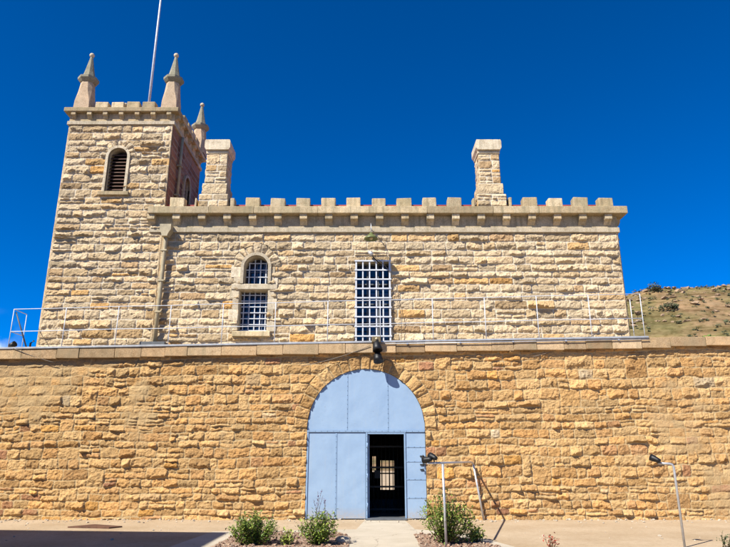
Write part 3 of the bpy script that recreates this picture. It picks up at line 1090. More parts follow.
# ------------------------------------------------------------------ main building
bld = thing('stone_building', 'cream sandstone building with battlements, corbelled cornice and two chimneys', 'building', (0.8, D2, 0))
BX0, BX1 = -6.55, 8.17
ZW0, ZW1 = 4.5, 8.55
AWX, AWR, AWZ = -3.46, 0.385, 7.39
AX0, AX1, AZ0, AZ1 = -3.95, -3.05, 5.31, 6.65
QX0, QX1, QZ0, QZ1 = -0.30, 0.80, 4.95, 7.58
def ux(x): return x - BX0
def vz(z): return z - ZW0
hol = [(ux(AX0), ux(AX1), vz(AZ0), vz(AZ1)), (ux(AWX - AWR), ux(AWX + AWR), vz(AZ1) - 0.02, vz(AWZ)), (ux(QX0), ux(QX1), vz(QZ0), vz(QZ1))]
parts = [relief((BX0, D2, ZW0), (1, 0, 0), (0, -1, 0), BX1 - BX0, ZW1 - ZW0, 0.0145, (0.2, 0.31), (0.3, 0.95), 21,
                depth=0.15, joint=0.012, bevel=0.02, split=0.04, jump=0.0, holes=hol,
                arches=[(ux(AWX), vz(AWZ), AWR, 0.38, 9)], warp=0.009,
                flat=[(0, 0.12, 0, 9, 0.03), (BX1 - BX0 - 0.05, BX1 - BX0 + 1, 0, 9, 0.03)], edge_noise=0.012, rough=0.036)]
parts.append(relief((BX1, D2, 4.3), (0, 1, 0), (1, 0, 0), BACK - D2, ZW1 - 4.3, 0.03, (0.19, 0.33), (0.42, 1.25), 22,
                    depth=0.09, split=0.05, jump=0, warp=0.012, flat=[(0, 0.05, 0, 9, 0.03)]))
parts.append(open_box(BX0, BX1 - 0.05, D2 + 0.1, BACK, 3.92, ZW1, ('y0', 'z0')))
np_mesh('wall', parts, M['cream_stone'], bld)
parts = [open_box(BX0 - 3.4, GX - GR - 0.1, D2 + 0.1, BACK, 0, 3.92, ()), open_box(GX + GR + 0.1, BX1, D2 + 0.1, BACK, 0, 3.92, ())]
np_mesh('lower_storey', parts, M['cream_stone'], bld, smooth=False)
# string course, frieze, cornice, corbels, merlons
b = MB(31)
b.box(BX0 - 0.42, BX1 + 0.06, D2 - 0.10, D2 + 0.4, 8.55, 8.72, 0.012)
b.box(BX1 - 0.1, BX1 + 0.1, D2 + 0.41, BACK, 8.55, 8.72, 0.012)
b.build('string_course', M['pale_trim'], bld)
b = MB(32)
b.box(BX0 - 0.42, BX1 + 0.02, D2 - 0.055, D2 + 0.4, 8.722, 9.12)
b.box(BX1 - 0.3, BX1 + 0.02, D2 + 0.401, BACK, 8.722, 9.12)
b.build('frieze', M['trim_stone'], bld)
b = MB(33)
x = BX0 - 0.46
while x < BX1 + 0.29:
    x1 = min(x + b.rng.uniform(1.4, 2.4), BX1 + 0.29)
    if BX1 + 0.29 - x1 < 0.7:
        x1 = BX1 + 0.29
    b.box(x + 0.002, x1 - 0.002, D2 - 0.32 + b.rng.uniform(-0.006, 0.006), D2 + 0.5, 9.13, 9.37, 0.018, 0.004, seg=2)
    x = x1
y = D2 + 0.505
while y < BACK:
    y1 = min(y + b.rng.uniform(1.5, 2.2), BACK + 0.2)
    b.box(BX1 - 0.5, BX1 + 0.29, y, y1 - 0.004, 9.13, 9.37, 0.018, 0.004)
    y = y1
b.build('cornice', M['trim_stone'], bld)
PIT = 0.82
for k in range(-8, 11):
    x = -0.37 + PIT * k + 0.0
    c = MB(100 + k)
    xc = x + 0.02
    w = 0.118
    prof = [(D2 - 0.056, 9.128), (D2 - 0.255, 9.128), (D2 - 0.255, 8.965), (D2 - 0.235, 8.945), (D2 - 0.17, 8.93), (D2 - 0.125, 8.89), (D2 - 0.09, 8.84), (D2 - 0.056, 8.80)]
    c.prism(prof, 'x', xc - w, xc + w, (c.rng.random(), c.rng.random(), 0, 1))
    c.build('corbel', M['trim_stone'], bld)
for k in range(9):
    y = D2 + 0.35 + k * PIT
    c = MB(140 + k)
    prof = [(BX1 + 0.021, 9.128), (BX1 + 0.24, 9.128), (BX1 + 0.24, 9.03), (BX1 + 0.18, 8.90), (BX1 + 0.07, 8.79), (BX1 + 0.021, 8.775)]
    c.prism(prof, 'y', y - 0.125, y + 0.125, (c.rng.random(), c.rng.random(), 0, 1))
    c.build('corbel', M['trim_stone'], bld)
CH = [(-4.93, 0.40), (4.13, 0.40)]
for k in range(-7, 11):
    x = -0.37 + PIT * k
    if any(abs(x - cx) < 0.36 for cx, _ in CH):
        continue
    c = MB(200 + k)
    w = 0.235 + c.rng.uniform(-0.012, 0.012)
    xa, xb = x - w, x + w
    for cx, hw in CH:
        if xa < cx < xb or abs(x - cx) < 0.78:
            if x > cx:
                xa = max(xa, cx + 0.545)
            else:
                xb = min(xb, cx - 0.545)
    c.box(xa, xb, D2 - 0.24 + c.rng.uniform(-0.01, 0.01), D2 + 0.06, 9.372, 9.70 + c.rng.uniform(-0.02, 0.015), 0.03, 0.013, seg=2)
    c.build('merlon', M['trim_stone'], bld)
for k in range(8):
    y = D2 + 0.75 + k * PIT
    c = MB(240 + k)
    c.box(BX1 - 0.06, BX1 + 0.22, y - 0.235, y + 0.235, 9.372, 9.70, 0.022, 0.006, seg=2)
    c.build('merlon', M['trim_stone'], bld)
rf = MB(3)
rf.prism([(D2 + 0.075, 9.3), (D2 + 0.075, 9.575), (D2 + 0.5, 9.58), (D2 + 3.8, 9.6), (BACK, 9.46), (BACK, 9.3)], 'x', BX0 + 0.02, BX1 - 0.1)
rf.build('roof', M['red_roof'], bld)
# chimneys
def chimney(cx, seed):
    hw, y0, dp = 0.375, D2 - 0.14, 0.66
    parts = []
    def stage(hw, y0, y1, z0, z1, sd, rh, sw):
        W = 2 * hw
        parts.append(relief((cx - hw, y0, z0), (1, 0, 0), (0, -1, 0), W, z1 - z0, 0.014, rh, sw, sd, depth=0.06, joint=0.012, bevel=0.03, split=0.15, jump=0, warp=0.02, rough=0.03))
        parts.append(relief((cx + hw, y0, z0), (0, 1, 0), (1, 0, 0), y1 - y0, z1 - z0, 0.02, rh, sw, sd + 1, depth=0.05, split=0.1, jump=0, warp=0.02))
        parts.append(relief((cx - hw, y1, z0), (0, -1, 0), (-1, 0, 0), y1 - y0, z1 - z0, 0.02, rh, sw, sd + 2, depth=0.05, split=0.1, jump=0, warp=0.02))
        parts.append(box_part(cx - hw, cx + hw, y1 - 0.02, y1, z0, z1))
        parts.append(box_part(cx - hw, cx + hw, y0, y1, z1 - 0.004, z1))
    stage(0.46, D2 - 0.24, D2 + 0.62, 9.372, 9.82, seed, (0.22, 0.24), (0.3, 0.5))
    stage(0.395, D2 - 0.19, D2 + 0.56, 9.82, 10.22, seed + 5, (0.35, 0.4), (0.6, 0.9))
    stage(0.335, D2 - 0.14, D2 + 0.52, 10.22, 11.310, seed + 9, (0.22, 0.34), (0.25, 0.5))
    o = np_mesh('chimney', parts, M['cream_stone'], bld)
    c = MB(seed)
    c.box(cx - 0.37, cx + 0.37, D2 - 0.18, D2 + 0.56, 11.310, 11.430, 0.015, 0.004)
    q = [(cx - 0.375, 11.432), (cx - 0.425, 11.510), (cx - 0.425, 11.740), (cx - 0.40, 11.800), (cx + 0.40, 11.800), (cx + 0.425, 11.740), (cx + 0.425, 11.510), (cx + 0.375, 11.432)]
    c.prism(q, 'y', D2 - 0.25, D2 + 0.62, (0.9, 0.7, 0, 1))
    c.build('cap', M['pale_trim'], o)
chimney(-4.93, 300)
chimney(4.13, 340)

# arched two-light window
def recess(mb, x0, x1, z0, z1, y0, y1):
    mb.quad((x0, y0, z0), (x0, y1, z0), (x0, y1, z1), (x0, y0, z1))
    mb.quad((x1, y0, z0), (x1, y0, z1), (x1, y1, z1), (x1, y1, z0))
    mb.quad((x0, y0, z0), (x1, y0, z0), (x1, y1, z0), (x0, y1, z0))
    mb.quad((x0, y0, z1), (x0, y1, z1), (x1, y1, z1), (x1, y0, z1))
rc = MB(42)
recess(rc, AX0, AX1, AZ0, AZ1, D2 - 0.01, D2 + 0.44)
win = rc.build('window', M['pale_trim'], bld)
jy0 = D2 - 0.055
for s in (-1, 1):        # dressed jamb stones
    w = MB(41 + s)
    for k in range(6):
        z0 = AZ0 + k * 0.348
        z1 = z0 + 0.349
        wd = 0.20 + (0.10 if (k + (s > 0)) % 2 else 0.0)
        xo = AX0 if s < 0 else AX1
        xi = xo
        if z0 > AZ1 - 0.2:
            xi = AWX + s * AWR
        xa, xb = sorted((xi, xo + s * wd))
        w.box(xa, xb, jy0, D2 + 0.05, z0, z1, 0.008, 0.003)
    w.build('jamb', M['pale_trim'], win)
rc = MB(42)
n = 20
ap = [(AWX - AWR, AZ1)] + [(AWX - AWR * math.cos(PI * k / n), AWZ + AWR * math.sin(PI * k / n)) for k in range(n + 1)] + [(AWX + AWR, AZ1)]
for p, q in zip(ap[:-1], ap[1:]):
    rc.quad((p[0], D2 - 0.05, p[1]), (q[0], D2 - 0.05, q[1]), (q[0], D2 + 0.44, q[1]), (p[0], D2 + 0.44, p[1]))
rc.build('arch_reveal', M['pale_trim'], win)
tr = MB(43)
tr.box(AX0 - 0.26, AX1 + 0.30, D2 - 0.085, D2 + 0.22, 6.652, 6.83, 0.014, 0.004)
tr.build('transom', M['pale_trim'], win)
sl = MB(44)
sl.box(AX0 - 0.14, AX1 + 0.14, D2 - 0.16, D2 + 0.3, AZ0 - 0.17, AZ0 - 0.002, 0.016, 0.004)
sl.build('sill', M['trim_stone'], win)
mg = MB(48)
outp = [(AWX - AWR - 0.1, AZ1 + 0.19)] + [(AWX - (AWR + 0.1) * math.cos(PI * k / n), AWZ + (AWR + 0.1) * math.sin(PI * k / n)) for k in range(n + 1)] + [(AWX + AWR + 0.1, AZ1 + 0.19)]
inp = [(AWX - AWR, AZ1 + 0.19)] + ap[1:-1] + [(AWX + AWR, AZ1 + 0.19)]
mg.strip_prism(outp, inp, D2 - 0.10, D2 - 0.002)
mg.build('arch_margin', M['pale_trim'], win)
gl = MB(45)
gl.quad((AX0, D2 + 0.42, AZ0), (AX1, D2 + 0.42, AZ0), (AX1, D2 + 0.42, AZ1), (AX0, D2 + 0.42, AZ1))
gl.build('pane', M['glass'], win)
gl = MB(45)
gl.bm.faces.new([gl.bm.verts.new((p[0], D2 + 0.42, p[1])) for p in ap])
gl.build('pane', M['glass'], win)
gr = MB(46)
gy = D2 + 0.26
for k in range(5):
    x = AX0 + 0.10 + k * 0.175
    gr.box(x - 0.014, x + 0.014, gy, gy + 0.02, AZ0 + 0.002, AZ1 - 0.003)
for k in range(7):
    z = 5.40 + k * 0.19
    gr.box(AX0 + 0.01, AX1 - 0.01, gy - 0.022, gy - 0.002, z - 0.014, z + 0.014)
gr.build('grille', M['white_steel'], win)
gr = MB(46)
for k in range(4):
    x = AWX - 0.27 + k * 0.18
    gr.box(x - 0.018, x + 0.018, gy, gy + 0.02, 6.84, AWZ + math.sqrt(AWR ** 2 - (x - AWX) ** 2) - 0.03)
for z in (6.90, 7.14, 7.38, 7.60):
    hw = AWR - 0.01 if z < AWZ else math.sqrt(AWR ** 2 - (z - AWZ) ** 2) - 0.02
    gr.box(AWX - hw, AWX + hw, gy - 0.022, gy - 0.002, z - 0.014, z + 0.014)
gr.build('grille', M['white_steel'], win)
sh = MB(47)
for k in range(3):
    x = AX0 + 0.22 + k * 0.23
    sh.box(x - 0.012, x + 0.012, D2 + 0.385, D2 + 0.415, AZ0, AZ1 - 0.01)
    sh.box(x - 0.012, x + 0.012, D2 + 0.385, D2 + 0.415, 6.84, 7.62)
sh.box(AX0, AX1, D2 + 0.38, D2 + 0.412, 5.95, 5.99)
sh.box(AWX - AWR, AWX + AWR, D2 + 0.38, D2 + 0.412, 7.33, 7.37)
sh.build('sash', plain_mat('blue_grey_sash', (0.07, 0.10, 0.18), 0.5), win)

# tall grated window above the gate
w = MB(51)
recess(w, QX0, QX1, QZ0, QZ1, D2 - 0.05, D2 + 0.35)
tw = w.build('window', M['pale_trim'], bld)
gl = MB(52)
gl.quad((QX0, D2 + 0.3, QZ0), (QX1, D2 + 0.3, QZ0), (QX1, D2 + 0.3, QZ1), (QX0, D2 + 0.3, QZ1))
gl.build('pane', M['glass'], tw)
gr = MB(53)
gy = D2 - 0.13
for k in range(6):
    x = QX0 + 0.02 + k * (QX1 - QX0 - 0.04) / 5
    ww = 0.026 if k in (0, 5) else 0.020
    gr.box(x - ww, x + ww, gy, gy + 0.03, QZ0, QZ1 + 0.02)
for k in range(9):
    z = QZ1 - 0.01 - k * 0.302
    gr.box(QX0 - 0.03, QX1 + 0.03, gy - 0.021, gy - 0.001, z - 0.021, z + 0.021)
gr.build('grille', M['white_steel'], tw)
fr = MB(54)
for k in range(4):
    x = QX0 + 0.03 + k * (QX1 - QX0 - 0.06) / 3
    fr.box(x - 0.02, x + 0.02, D2 + 0.25, D2 + 0.295, QZ0, QZ1)
for z in (5.6, 6.25, 6.9, 7.55):
    fr.box(QX0, QX1, D2 + 0.245, D2 + 0.293, z - 0.02, z + 0.02)
fr.build('sash', M['dark_grey'], tw)

# downspout in the corner between tower and building
dp = MB(61)
dp.tube([(-6.38, D2 - 0.19, 8.38), (-6.38, D2 - 0.17, 8.2), (-6.40, D2 - 0.17, 6.5), (-6.42, D2 - 0.17, 4.95)], 0.066, 10)
for z in (7.9, 6.9, 5.9):
    dp.box(-6.49, -6.29, D2 - 0.25, D2 - 0.1, z - 0.03, z + 0.03, 0.01)
ds = dp.build('downspout', M['downpipe'], bld)
h = MB(62)
h.prism([(-6.55, 8.74), (-6.19, 8.74), (-6.19, 8.56), (-6.27, 8.42), (-6.29, 8.34), (-6.46, 8.34), (-6.48, 8.42), (-6.55, 8.56)], 'y', D2 - 0.36, D2 - 0.05, (0.5, 0.5, 0, 1))
h.build('hopper', M['downpipe'], ds)
h = MB(63)
h.box(-6.78, -6.02, D2 - 0.45, D2 - 0.13, 4.6, 4.93, 0.01)
h.build('splash_box', M['dark_grey'], ds)

# ------------------------------------------------------------------ tower
TX0, TX1 = -10.08, -6.56
TY1 = D2 + 3.5
ZT0, ZT1 = 4.4, 12.46
tow = thing('stone_tower', 'square cream sandstone tower with corner pinnacles and an arched louvred opening', 'tower', ((TX0 + TX1) / 2, D2, 0))
LX, LR, LZ = -8.28, 0.315, 11.26
L0 = 9.98
parts = [relief((TX0, D2, ZT0), (1, 0, 0), (0, -1, 0), TX1 - TX0, ZT1 - ZT0, 0.0145, (0.2, 0.31), (0.3, 0.9), 71,
                depth=0.148, joint=0.012, bevel=0.02, split=0.04, jump=0.0, warp=0.012,
                holes=[(LX - LR - TX0, LX + LR - TX0, L0 - ZT0, LZ - ZT0)], arches=[(LX - TX0, LZ - ZT0, LR, 0.30, 9)],
                flat=[(0, 0.07, 0, 20, 0.035), (TX1 - TX0 - 0.07, TX1 - TX0 + 1, 0, 20, 0.035)], edge_noise=0.012, rough=0.036)]
parts.append(relief((TX0, TY1, ZT0), (0, -1, 0), (-1, 0, 0), TY1 - D2, ZT1 - ZT0, 0.03, (0.2, 0.33), (0.38, 1.1), 72, depth=0.09, split=0.06, jump=0, warp=0.012, flat=[(TY1 - D2 - 0.07, 99, 0, 20, 0.035)]))
parts.append(open_box(TX0, TX1, D2 + 0.1, TY1, 0, ZT1, ('y0', 'x1')))
np_mesh('wall', parts, M['cream_stone'], tow)
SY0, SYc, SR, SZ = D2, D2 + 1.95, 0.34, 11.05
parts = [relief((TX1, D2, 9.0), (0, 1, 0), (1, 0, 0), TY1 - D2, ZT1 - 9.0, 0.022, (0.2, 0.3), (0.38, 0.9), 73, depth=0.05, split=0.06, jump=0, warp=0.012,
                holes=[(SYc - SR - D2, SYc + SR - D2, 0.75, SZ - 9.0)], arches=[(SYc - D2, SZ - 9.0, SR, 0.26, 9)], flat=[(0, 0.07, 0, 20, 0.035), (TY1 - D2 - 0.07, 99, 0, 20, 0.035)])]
np_mesh('side_wall', parts, M['tower_side_shaded'], tow)['label'] = 'reddish side wall with its shade put into the dark stone colour'
sp = MB(74)
sp.tube([(TX1 + 0.12, D2 + 0.75, 12.4), (TX1 + 0.12, D2 + 0.75, 9.5)], 0.055, 8)
for z in (10.2, 11.3):
    sp.box(TX1 + 0.03, TX1 + 0.19, D2 + 0.67, D2 + 0.83, z - 0.03, z + 0.03)
sp.build('downspout', M['downpipe'], tow)
def tower_ring(name, out, z0, z1, mat, sd, bev=0.014, inn=0.4):
    b = MB(sd)
    b.box(TX0 - out, TX1 + out, D2 - out, D2 + inn, z0, z1, bev, 0.003)
    b.box(TX0 - out, TX1 + out, TY1 - inn, TY1 + out, z0, z1, bev, 0.003)
    b.box(TX0 - out, TX0 + inn, D2 + inn + 0.004, TY1 - inn - 0.004, z0, z1, bev, 0.003)
    b.box(TX1 - inn, TX1 + out, D2 + inn + 0.004, TY1 - inn - 0.004, z0, z1, bev, 0.003)
    return b.build(name, M[mat], tow)
tower_ring('string_course', 0.08, 12.46, 12.60, 'pale_trim', 75)
tower_ring('frieze', 0.03, 12.602, 12.90, 'trim_stone', 76, 0.0)
tower_ring('cornice', 0.195, 12.905, 13.06, 'trim_stone', 77)
for k in range(7):
    x = TX0 + 0.13 + k * (TX1 - TX0 - 0.26) / 6
    c = MB(400 + k)
    y = D2 - 0.031
    prof = [(y, 12.902), (y - 0.135, 12.902), (y - 0.135, 12.80), (y - 0.12, 12.785), (y - 0.06, 12.76), (y - 0.03, 12.71), (y, 12.69)]
    c.prism(prof, 'x', x - 0.075, x + 0.075, (c.rng.random(), c.rng.random(), 0, 1))
    c.build('corbel', M['trim_stone'], tow)
for k in range(7):
    yy = D2 + 0.15 + k * (TY1 - D2 - 0.3) / 6
    c = MB(420 + k)
    x = TX1 + 0.031
    prof = [(x, 12.902), (x + 0.135, 12.902), (x + 0.135, 12.80), (x + 0.12, 12.785), (x + 0.06, 12.76), (x + 0.03, 12.71), (x, 12.69)]
    c.prism(prof, 'y', yy - 0.085, yy + 0.085, (c.rng.random(), c.rng.random(), 0, 1))
    c.build('corbel', M['trim_stone'], tow)
for k in range(4):
    x = -9.02 + k * 0.535
    c = MB(440 + k)
    c.box(x - 0.215, x + 0.215, D2 - 0.14, D2 + 0.14, 13.062, 13.31 + c.rng.uniform(-0.02, 0.015), 0.03, 0.014, seg=2)
    c.build('merlon', M['trim_stone'], tow)
for k in range(4):
    y = D2 + 0.95 + k * 0.535
    c = MB(450 + k)
    c.box(TX1 - 0.14, TX1 + 0.14, y - 0.215, y + 0.215, 13.062, 13.31, 0.02, 0.006, seg=2)
    c.build('merlon', M['trim_stone'], tow)
rf = MB(78)
rf.quad((TX0 + 0.1, D2 + 0.1, 13.0), (TX1 - 0.1, D2 + 0.1, 13.0), (TX1 - 0.1, TY1 - 0.1, 13.0), (TX0 + 0.1, TY1 - 0.1, 13.0))
rf.build('roof', M['red_roof'], tow)
for (x, y) in ((TX0 + 0.36, D2 + 0.10), (TX1 - 0.16, D2 + 0.10), (TX1 - 0.05, TY1 - 0.15), (TX0 + 0.36, TY1 - 0.15)):
    p = MB(460)
    s4 = math.sqrt(2)
    # broached shaft: square foot turning into an octagon
    sq = [(0.335, 13.062), (0.315, 13.40)]
    rings = []
    def octo(half, cut, z):
        h = half
        c = cut
        return [(x + a, y + b, z) for a, b in ((h, -c), (h, c), (c, h), (-c, h), (-h, c), (-h, -c), (-c, -h), (c, -h))]
    lv = [octo(0.265, 0.264, 13.062), octo(0.258, 0.24, 13.35), octo(0.235, 0.14, 13.75), octo(0.215, 0.09, 14.12)]
    for L in lv:
        rings.append([p.bm.verts.new(q) for q in L])
    for A, B in zip(rings[:-1], rings[1:]):
        for k in range(8):
            p.bm.faces.new([A[k], A[(k + 1) % 8], B[(k + 1) % 8], B[k]])
    p.bm.faces.new(rings[-1])
    p._col([v for r_ in rings for v in r_], (0.4, 0.5, 0, 1))
    pin = p.build('pinnacle', M['shaft_stone'], tow)
    s = MB(461)
    s.lathe([(0.22, 14.12), (0.27, 14.16), (0.345, 14.25), (0.35, 14.33), (0.30, 14.36), (0.22, 14.40), (0.17, 14.58), (0.11, 14.88), (0.06, 15.16), (0.045, 15.24)], (x, y, 0), 8, rot=PI / 8, smooth=False, col=(0.3, 0.3, 0, 1))
    s.build('spire', M['spire_stone'], pin)
    s = MB(462)
    s.sphere((x, y, 15.31), 0.088, 12)
    s.build('finial', M['pale_trim'], pin)
def louvre(name, c, ax):
    """ax 'x': opening faces -y at x=c; ax 'y': faces +x at y=c"""
    r, zs, z0, y0 = (LR, LZ, L0, D2) if ax == 'x' else (SR, SZ, 9.75, TX1)
    def P(a, d, z):
        return (c + a, y0 + d, z) if ax == 'x' else (y0 - d, c + a, z)
    n = 16
    ap = [(-r, z0)] + [(-r * math.cos(PI * k / n), zs + r * math.sin(PI * k / n)) for k in range(n + 1)] + [(r, z0)]
    m = MB(480)
    for p, q in zip(ap, ap[1:] + ap[:1]):
        m.quad(P(p[0], -0.05, p[1]), P(q[0], -0.05, q[1]), P(q[0], 0.3, q[1]), P(p[0], 0.3, p[1]))
    # smooth dressed margin round the opening
    out = [(-r - 0.09, z0 - 0.0)] + [(-(r + 0.09) * math.cos(PI * k / n), zs + (r + 0.09) * math.sin(PI * k / n)) for k in range(n + 1)] + [(r + 0.09, z0)]
    for k in range(len(ap) - 1):
        m.quad(P(ap[k][0], -0.095, ap[k][1]), P(ap[k + 1][0], -0.095, ap[k + 1][1]), P(out[k + 1][0], -0.095, out[k + 1][1]), P(out[k][0], -0.095, out[k][1]))
        m.quad(P(out[k][0], -0.095, out[k][1]), P(out[k + 1][0], -0.095, out[k + 1][1]), P(out[k + 1][0], 0.0, out[k + 1][1]), P(out[k][0], 0.0, out[k][1]))
        m.quad(P(ap[k][0], -0.095, ap[k][1]), P(ap[k][0], 0.0, ap[k][1]), P(ap[k + 1][0], 0.0, ap[k + 1][1]), P(ap[k + 1][0], -0.095, ap[k + 1][1]))
    o = m.build(name, M['pale_trim'], tow)
    s = MB(481)
    def bx(a0, a1, d0, d1, z0_, z1_):
        if ax == 'x':
            s.box(c + a0, c + a1, y0 + d0, y0 + d1, z0_, z1_, 0.006)
        else:
            s.box(y0 - d1, y0 - d0, c + a0, c + a1, z0_, z1_, 0.006)
    bx(-r - 0.19, r + 0.19, -0.14, 0.25, z0 - 0.13, z0 - 0.003)
    s.build('sill', M['trim_stone'], o)
    s = MB(482)
    z = z0 + 0.05
    while z < zs + r - 0.05:
        hw = r - 0.015 if z < zs else math.sqrt(max(0.001, r * r - (z - zs) ** 2)) - 0.015
        a = P(-hw, 0.08, z - 0.03)
        b_ = P(hw, 0.08, z - 0.03)
        cc = P(hw, 0.22, z + 0.08)
        d_ = P(-hw, 0.22, z + 0.08)
        s.quad(a, b_, cc, d_)
        s.quad(*[(q[0], q[1], q[2] - 0.022) for q in (d_, cc, b_, a)])
        s.quad(a, b_, (b_[0], b_[1], b_[2] - 0.022), (a[0], a[1], a[2] - 0.022))
        z += 0.125
    s.build('louvres', M['louvre'], o)
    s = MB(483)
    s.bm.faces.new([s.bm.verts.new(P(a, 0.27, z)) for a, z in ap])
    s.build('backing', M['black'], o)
louvre('louvre_window', LX, 'x')
louvre('louvre_window', SYc, 'y')

fp = thing('flagpole', 'thin white flagpole rising from the tower roof', 'flagpole', (-8.06, D2 + 1.5, 13.0))
m = MB()
m.tube([(-8.06, D2 + 1.5, 13.0), (-8.04, D2 + 1.5, 21.5)], 0.05, 10, 0.03)
m.build('pole', M['white_steel'], fp)
m = MB()
m.lathe([(0.14, 13.0), (0.14, 13.06), (0.07, 13.1), (0.07, 13.3)], (-8.06, D2 + 1.5, 0), 12)
m.build('base', M['galv'], fp)

# ------------------------------------------------------------------ railing on the yard wall
RY = D1 + 0.32
rl = thing('railing', 'thin white pipe railing along the top of the yard wall', 'railing', (-10.4, RY, 4.55))
def rail_top(x): return 5.80 + (x + 10.4) * 0.0255
def rail_base(x): return 4.72 + top_slope(x)
xs = [-10.4 + 1.55 * k for k in range(13)]
for x in xs:
    m = MB()
    m.tube([(x, RY, rail_base(x)), (x, RY, rail_top(x))], 0.0125, 8)
    m.build('post', M['white_steel'], rl)
for x in (xs[0], xs[-1]):
    m = MB()
    m.tube([(x, RY + 0.72, rail_base(x)), (x, RY + 0.72, rail_top(x))], 0.0125, 8)
    m.build('post', M['white_steel'], rl)
for fr_ in (1.0, 0.47):
    m = MB()
    zz = lambda x: rail_base(x) + (rail_top(x) - rail_base(x)) * fr_
    m.tube([(xs[0], RY + 0.72, zz(xs[0])), (xs[0], RY, zz(xs[0]))] + [(x, RY, zz(x) + (0.008 if i % 2 else -0.004)) for i, x in enumerate(xs[1:-1])] + [(xs[-1], RY, zz(xs[-1])), (xs[-1], RY + 0.72, zz(xs[-1]))], 0.0115, 8)
    m.build('top_rail' if fr_ == 1.0 else 'middle_rail', M['white_steel'], rl)
# small equipment at the left end of the wall
eq = thing('floodlight', 'small black floodlight on a leaning stand at the left railing end', 'floodlight', (-10.1, D1 + 0.55, 4.55))
m = MB()
m.tube([(-10.36, RY + 0.05, 5.72), (-9.98, D1 + 0.6, 4.62)], 0.022, 8)
m.build('stand', M['dark_grey'], eq)
m = MB()
m.lathe([(0.03, -0.1), (0.075, -0.06), (0.09, 0.1), (0.085, 0.1), (0.0, 0.07)], (-10.28, D1 + 0.3, 4.72), 12, axis=(0.8, -0.2, 0.35))
m.build('lamp_head', M['black'], eq)
m = MB()
m.tube([(-9.86, D1 + 0.5, 4.6), (-9.86, D1 + 0.5, 4.82), (-9.76, D1 + 0.48, 4.88)], 0.03, 8)
m.build('socket', M['black'], eq)

# ------------------------------------------------------------------ lamps on the walls
wlamp = thing('wall_lamp', 'round olive green enamel lamp hanging under the cornice above the grated window', 'lamp', (0.19, D2 - 0.1, 8.55))
m = MB()
lx, ly, lz = 0.19, D2 - 0.62, 8.16
m.lathe([(0.045, 0.18), (0.06, 0.14), (0.10, 0.10), (0.20, 0.02), (0.225, -0.03), (0.215, -0.035), (0.18, 0.0), (0.06, 0.07), (0.0, 0.08)], (lx, ly, lz), 20)
m.build('lamp_shade', M['green_enamel'], wlamp)
m = MB()
m.sphere((lx, ly, lz + 0.0), 0.055, 10)
m.build('bulb', M['beige'], wlamp)
m = MB()
m.tube([(lx, D2 - 0.1, 8.64), (lx, D2 - 0.25, 8.72), (lx, D2 - 0.5, 8.70), (lx, ly, 8.58), (lx, ly, lz + 0.16)], 0.014, 8)
m.build('bracket', M['galv'], wlamp)

sl_ = thing('spotlight', 'small grey spotlight on the wall between green lamp and grated window', 'spotlight', (0.16, D2, 7.8))
m = MB()
m.lathe([(0.0, 0.1), (0.05, 0.1), (0.065, 0.02), (0.045, -0.1), (0.0, -0.12)], (0.17, D2 - 0.24, 7.80), 12, axis=(0.5, -0.5, -0.6))
m.build('lamp_head', M['galv'], sl_)
m = MB()
m.tube([(0.14, D2, 7.92), (0.15, D2 - 0.2, 7.88)], 0.018, 6)
m.tube([(0.22, D2 - 0.22, 7.72), (0.5, D2 - 0.12, 7.45)], 0.016, 6)
m.build('bracket', M['dark_steel'], sl_)

gl_ = thing('floodlight', 'black twin floodlight on the coping above the blue gate', 'floodlight', (0.3, D1 - 0.17, 4.6))
m = MB()
m.box(0.19, 0.45, D1 - 0.36, D1 - 0.12, 4.69, 4.86, 0.015)
m.build('junction_box', plain_mat('bronze_box', (0.16, 0.12, 0.06), 0.5), gl_)
m = MB()
m.sphere((0.32, D1 - 0.38, 4.79), 0.035, 10)
m.build('sensor', M['beige'], gl_)
for (zz, yy, sx) in ((4.56, D1 - 0.40, 0.34), (4.26, D1 - 0.36, 0.36)):
    m = MB()
    m.lathe([(0.0, 0.17), (0.06, 0.16), (0.11, 0.09), (0.125, -0.02), (0.14, -0.13), (0.13, -0.13), (0.0, -0.06)], (sx, yy, zz), 14, axis=(-0.12, 0.35, 1))
    m.build('lamp_head', M['black'], gl_)
m = MB()
m.tube([(0.33, D1 - 0.26, 4.7), (0.34, D1 - 0.30, 4.55), (0.36, D1 - 0.26, 4.30)], 0.022, 8)
m.build('arm', M['black'], gl_)

def cable(label, pts, r=0.009, mat='cable'):
    m = MB()
    m.tube(pts, r, 5)
    o = m.build('cable', M[mat])
    set_origin(o, pts[0])
    tag(o, label, 'cable')
def sag(a, b, s, n=10):
    a, b = Vector(a), Vector(b)
    return [tuple(a.lerp(b, k / n) + Vector((0, 0, -s * 4 * (k / n) * (1 - k / n)))) for k in range(n + 1)]
cable('thin cable slanting down the wall below the left end of coping', sag((-9.95, D1 - 0.2, 4.55), (-8.75, D1 - 0.13, 4.15), 0.03))
cable('thin cable rising left of the arch towards the gate floodlight', sag((-1.8, D1 - 0.15, 4.05), (0.15, D1 - 0.2, 4.62), 0.06))
cable('thin cable sagging across the coping right of the gate', sag((4.75, D1 - 0.14, 4.32), (6.7, D1 + 0.1, 5.02), 0.06))
cable('dark cable hanging beside the right edge of the grated window', [(0.2, D2 - 0.16, 7.8), (0.62, D2 - 0.17, 7.42), (0.86, D2 - 0.16, 7.1), (0.95, D2 - 0.15, 6.5), (1.15, D2 - 0.13, 5.7), (1.1, D2 - 0.13, 5.0)], 0.009)

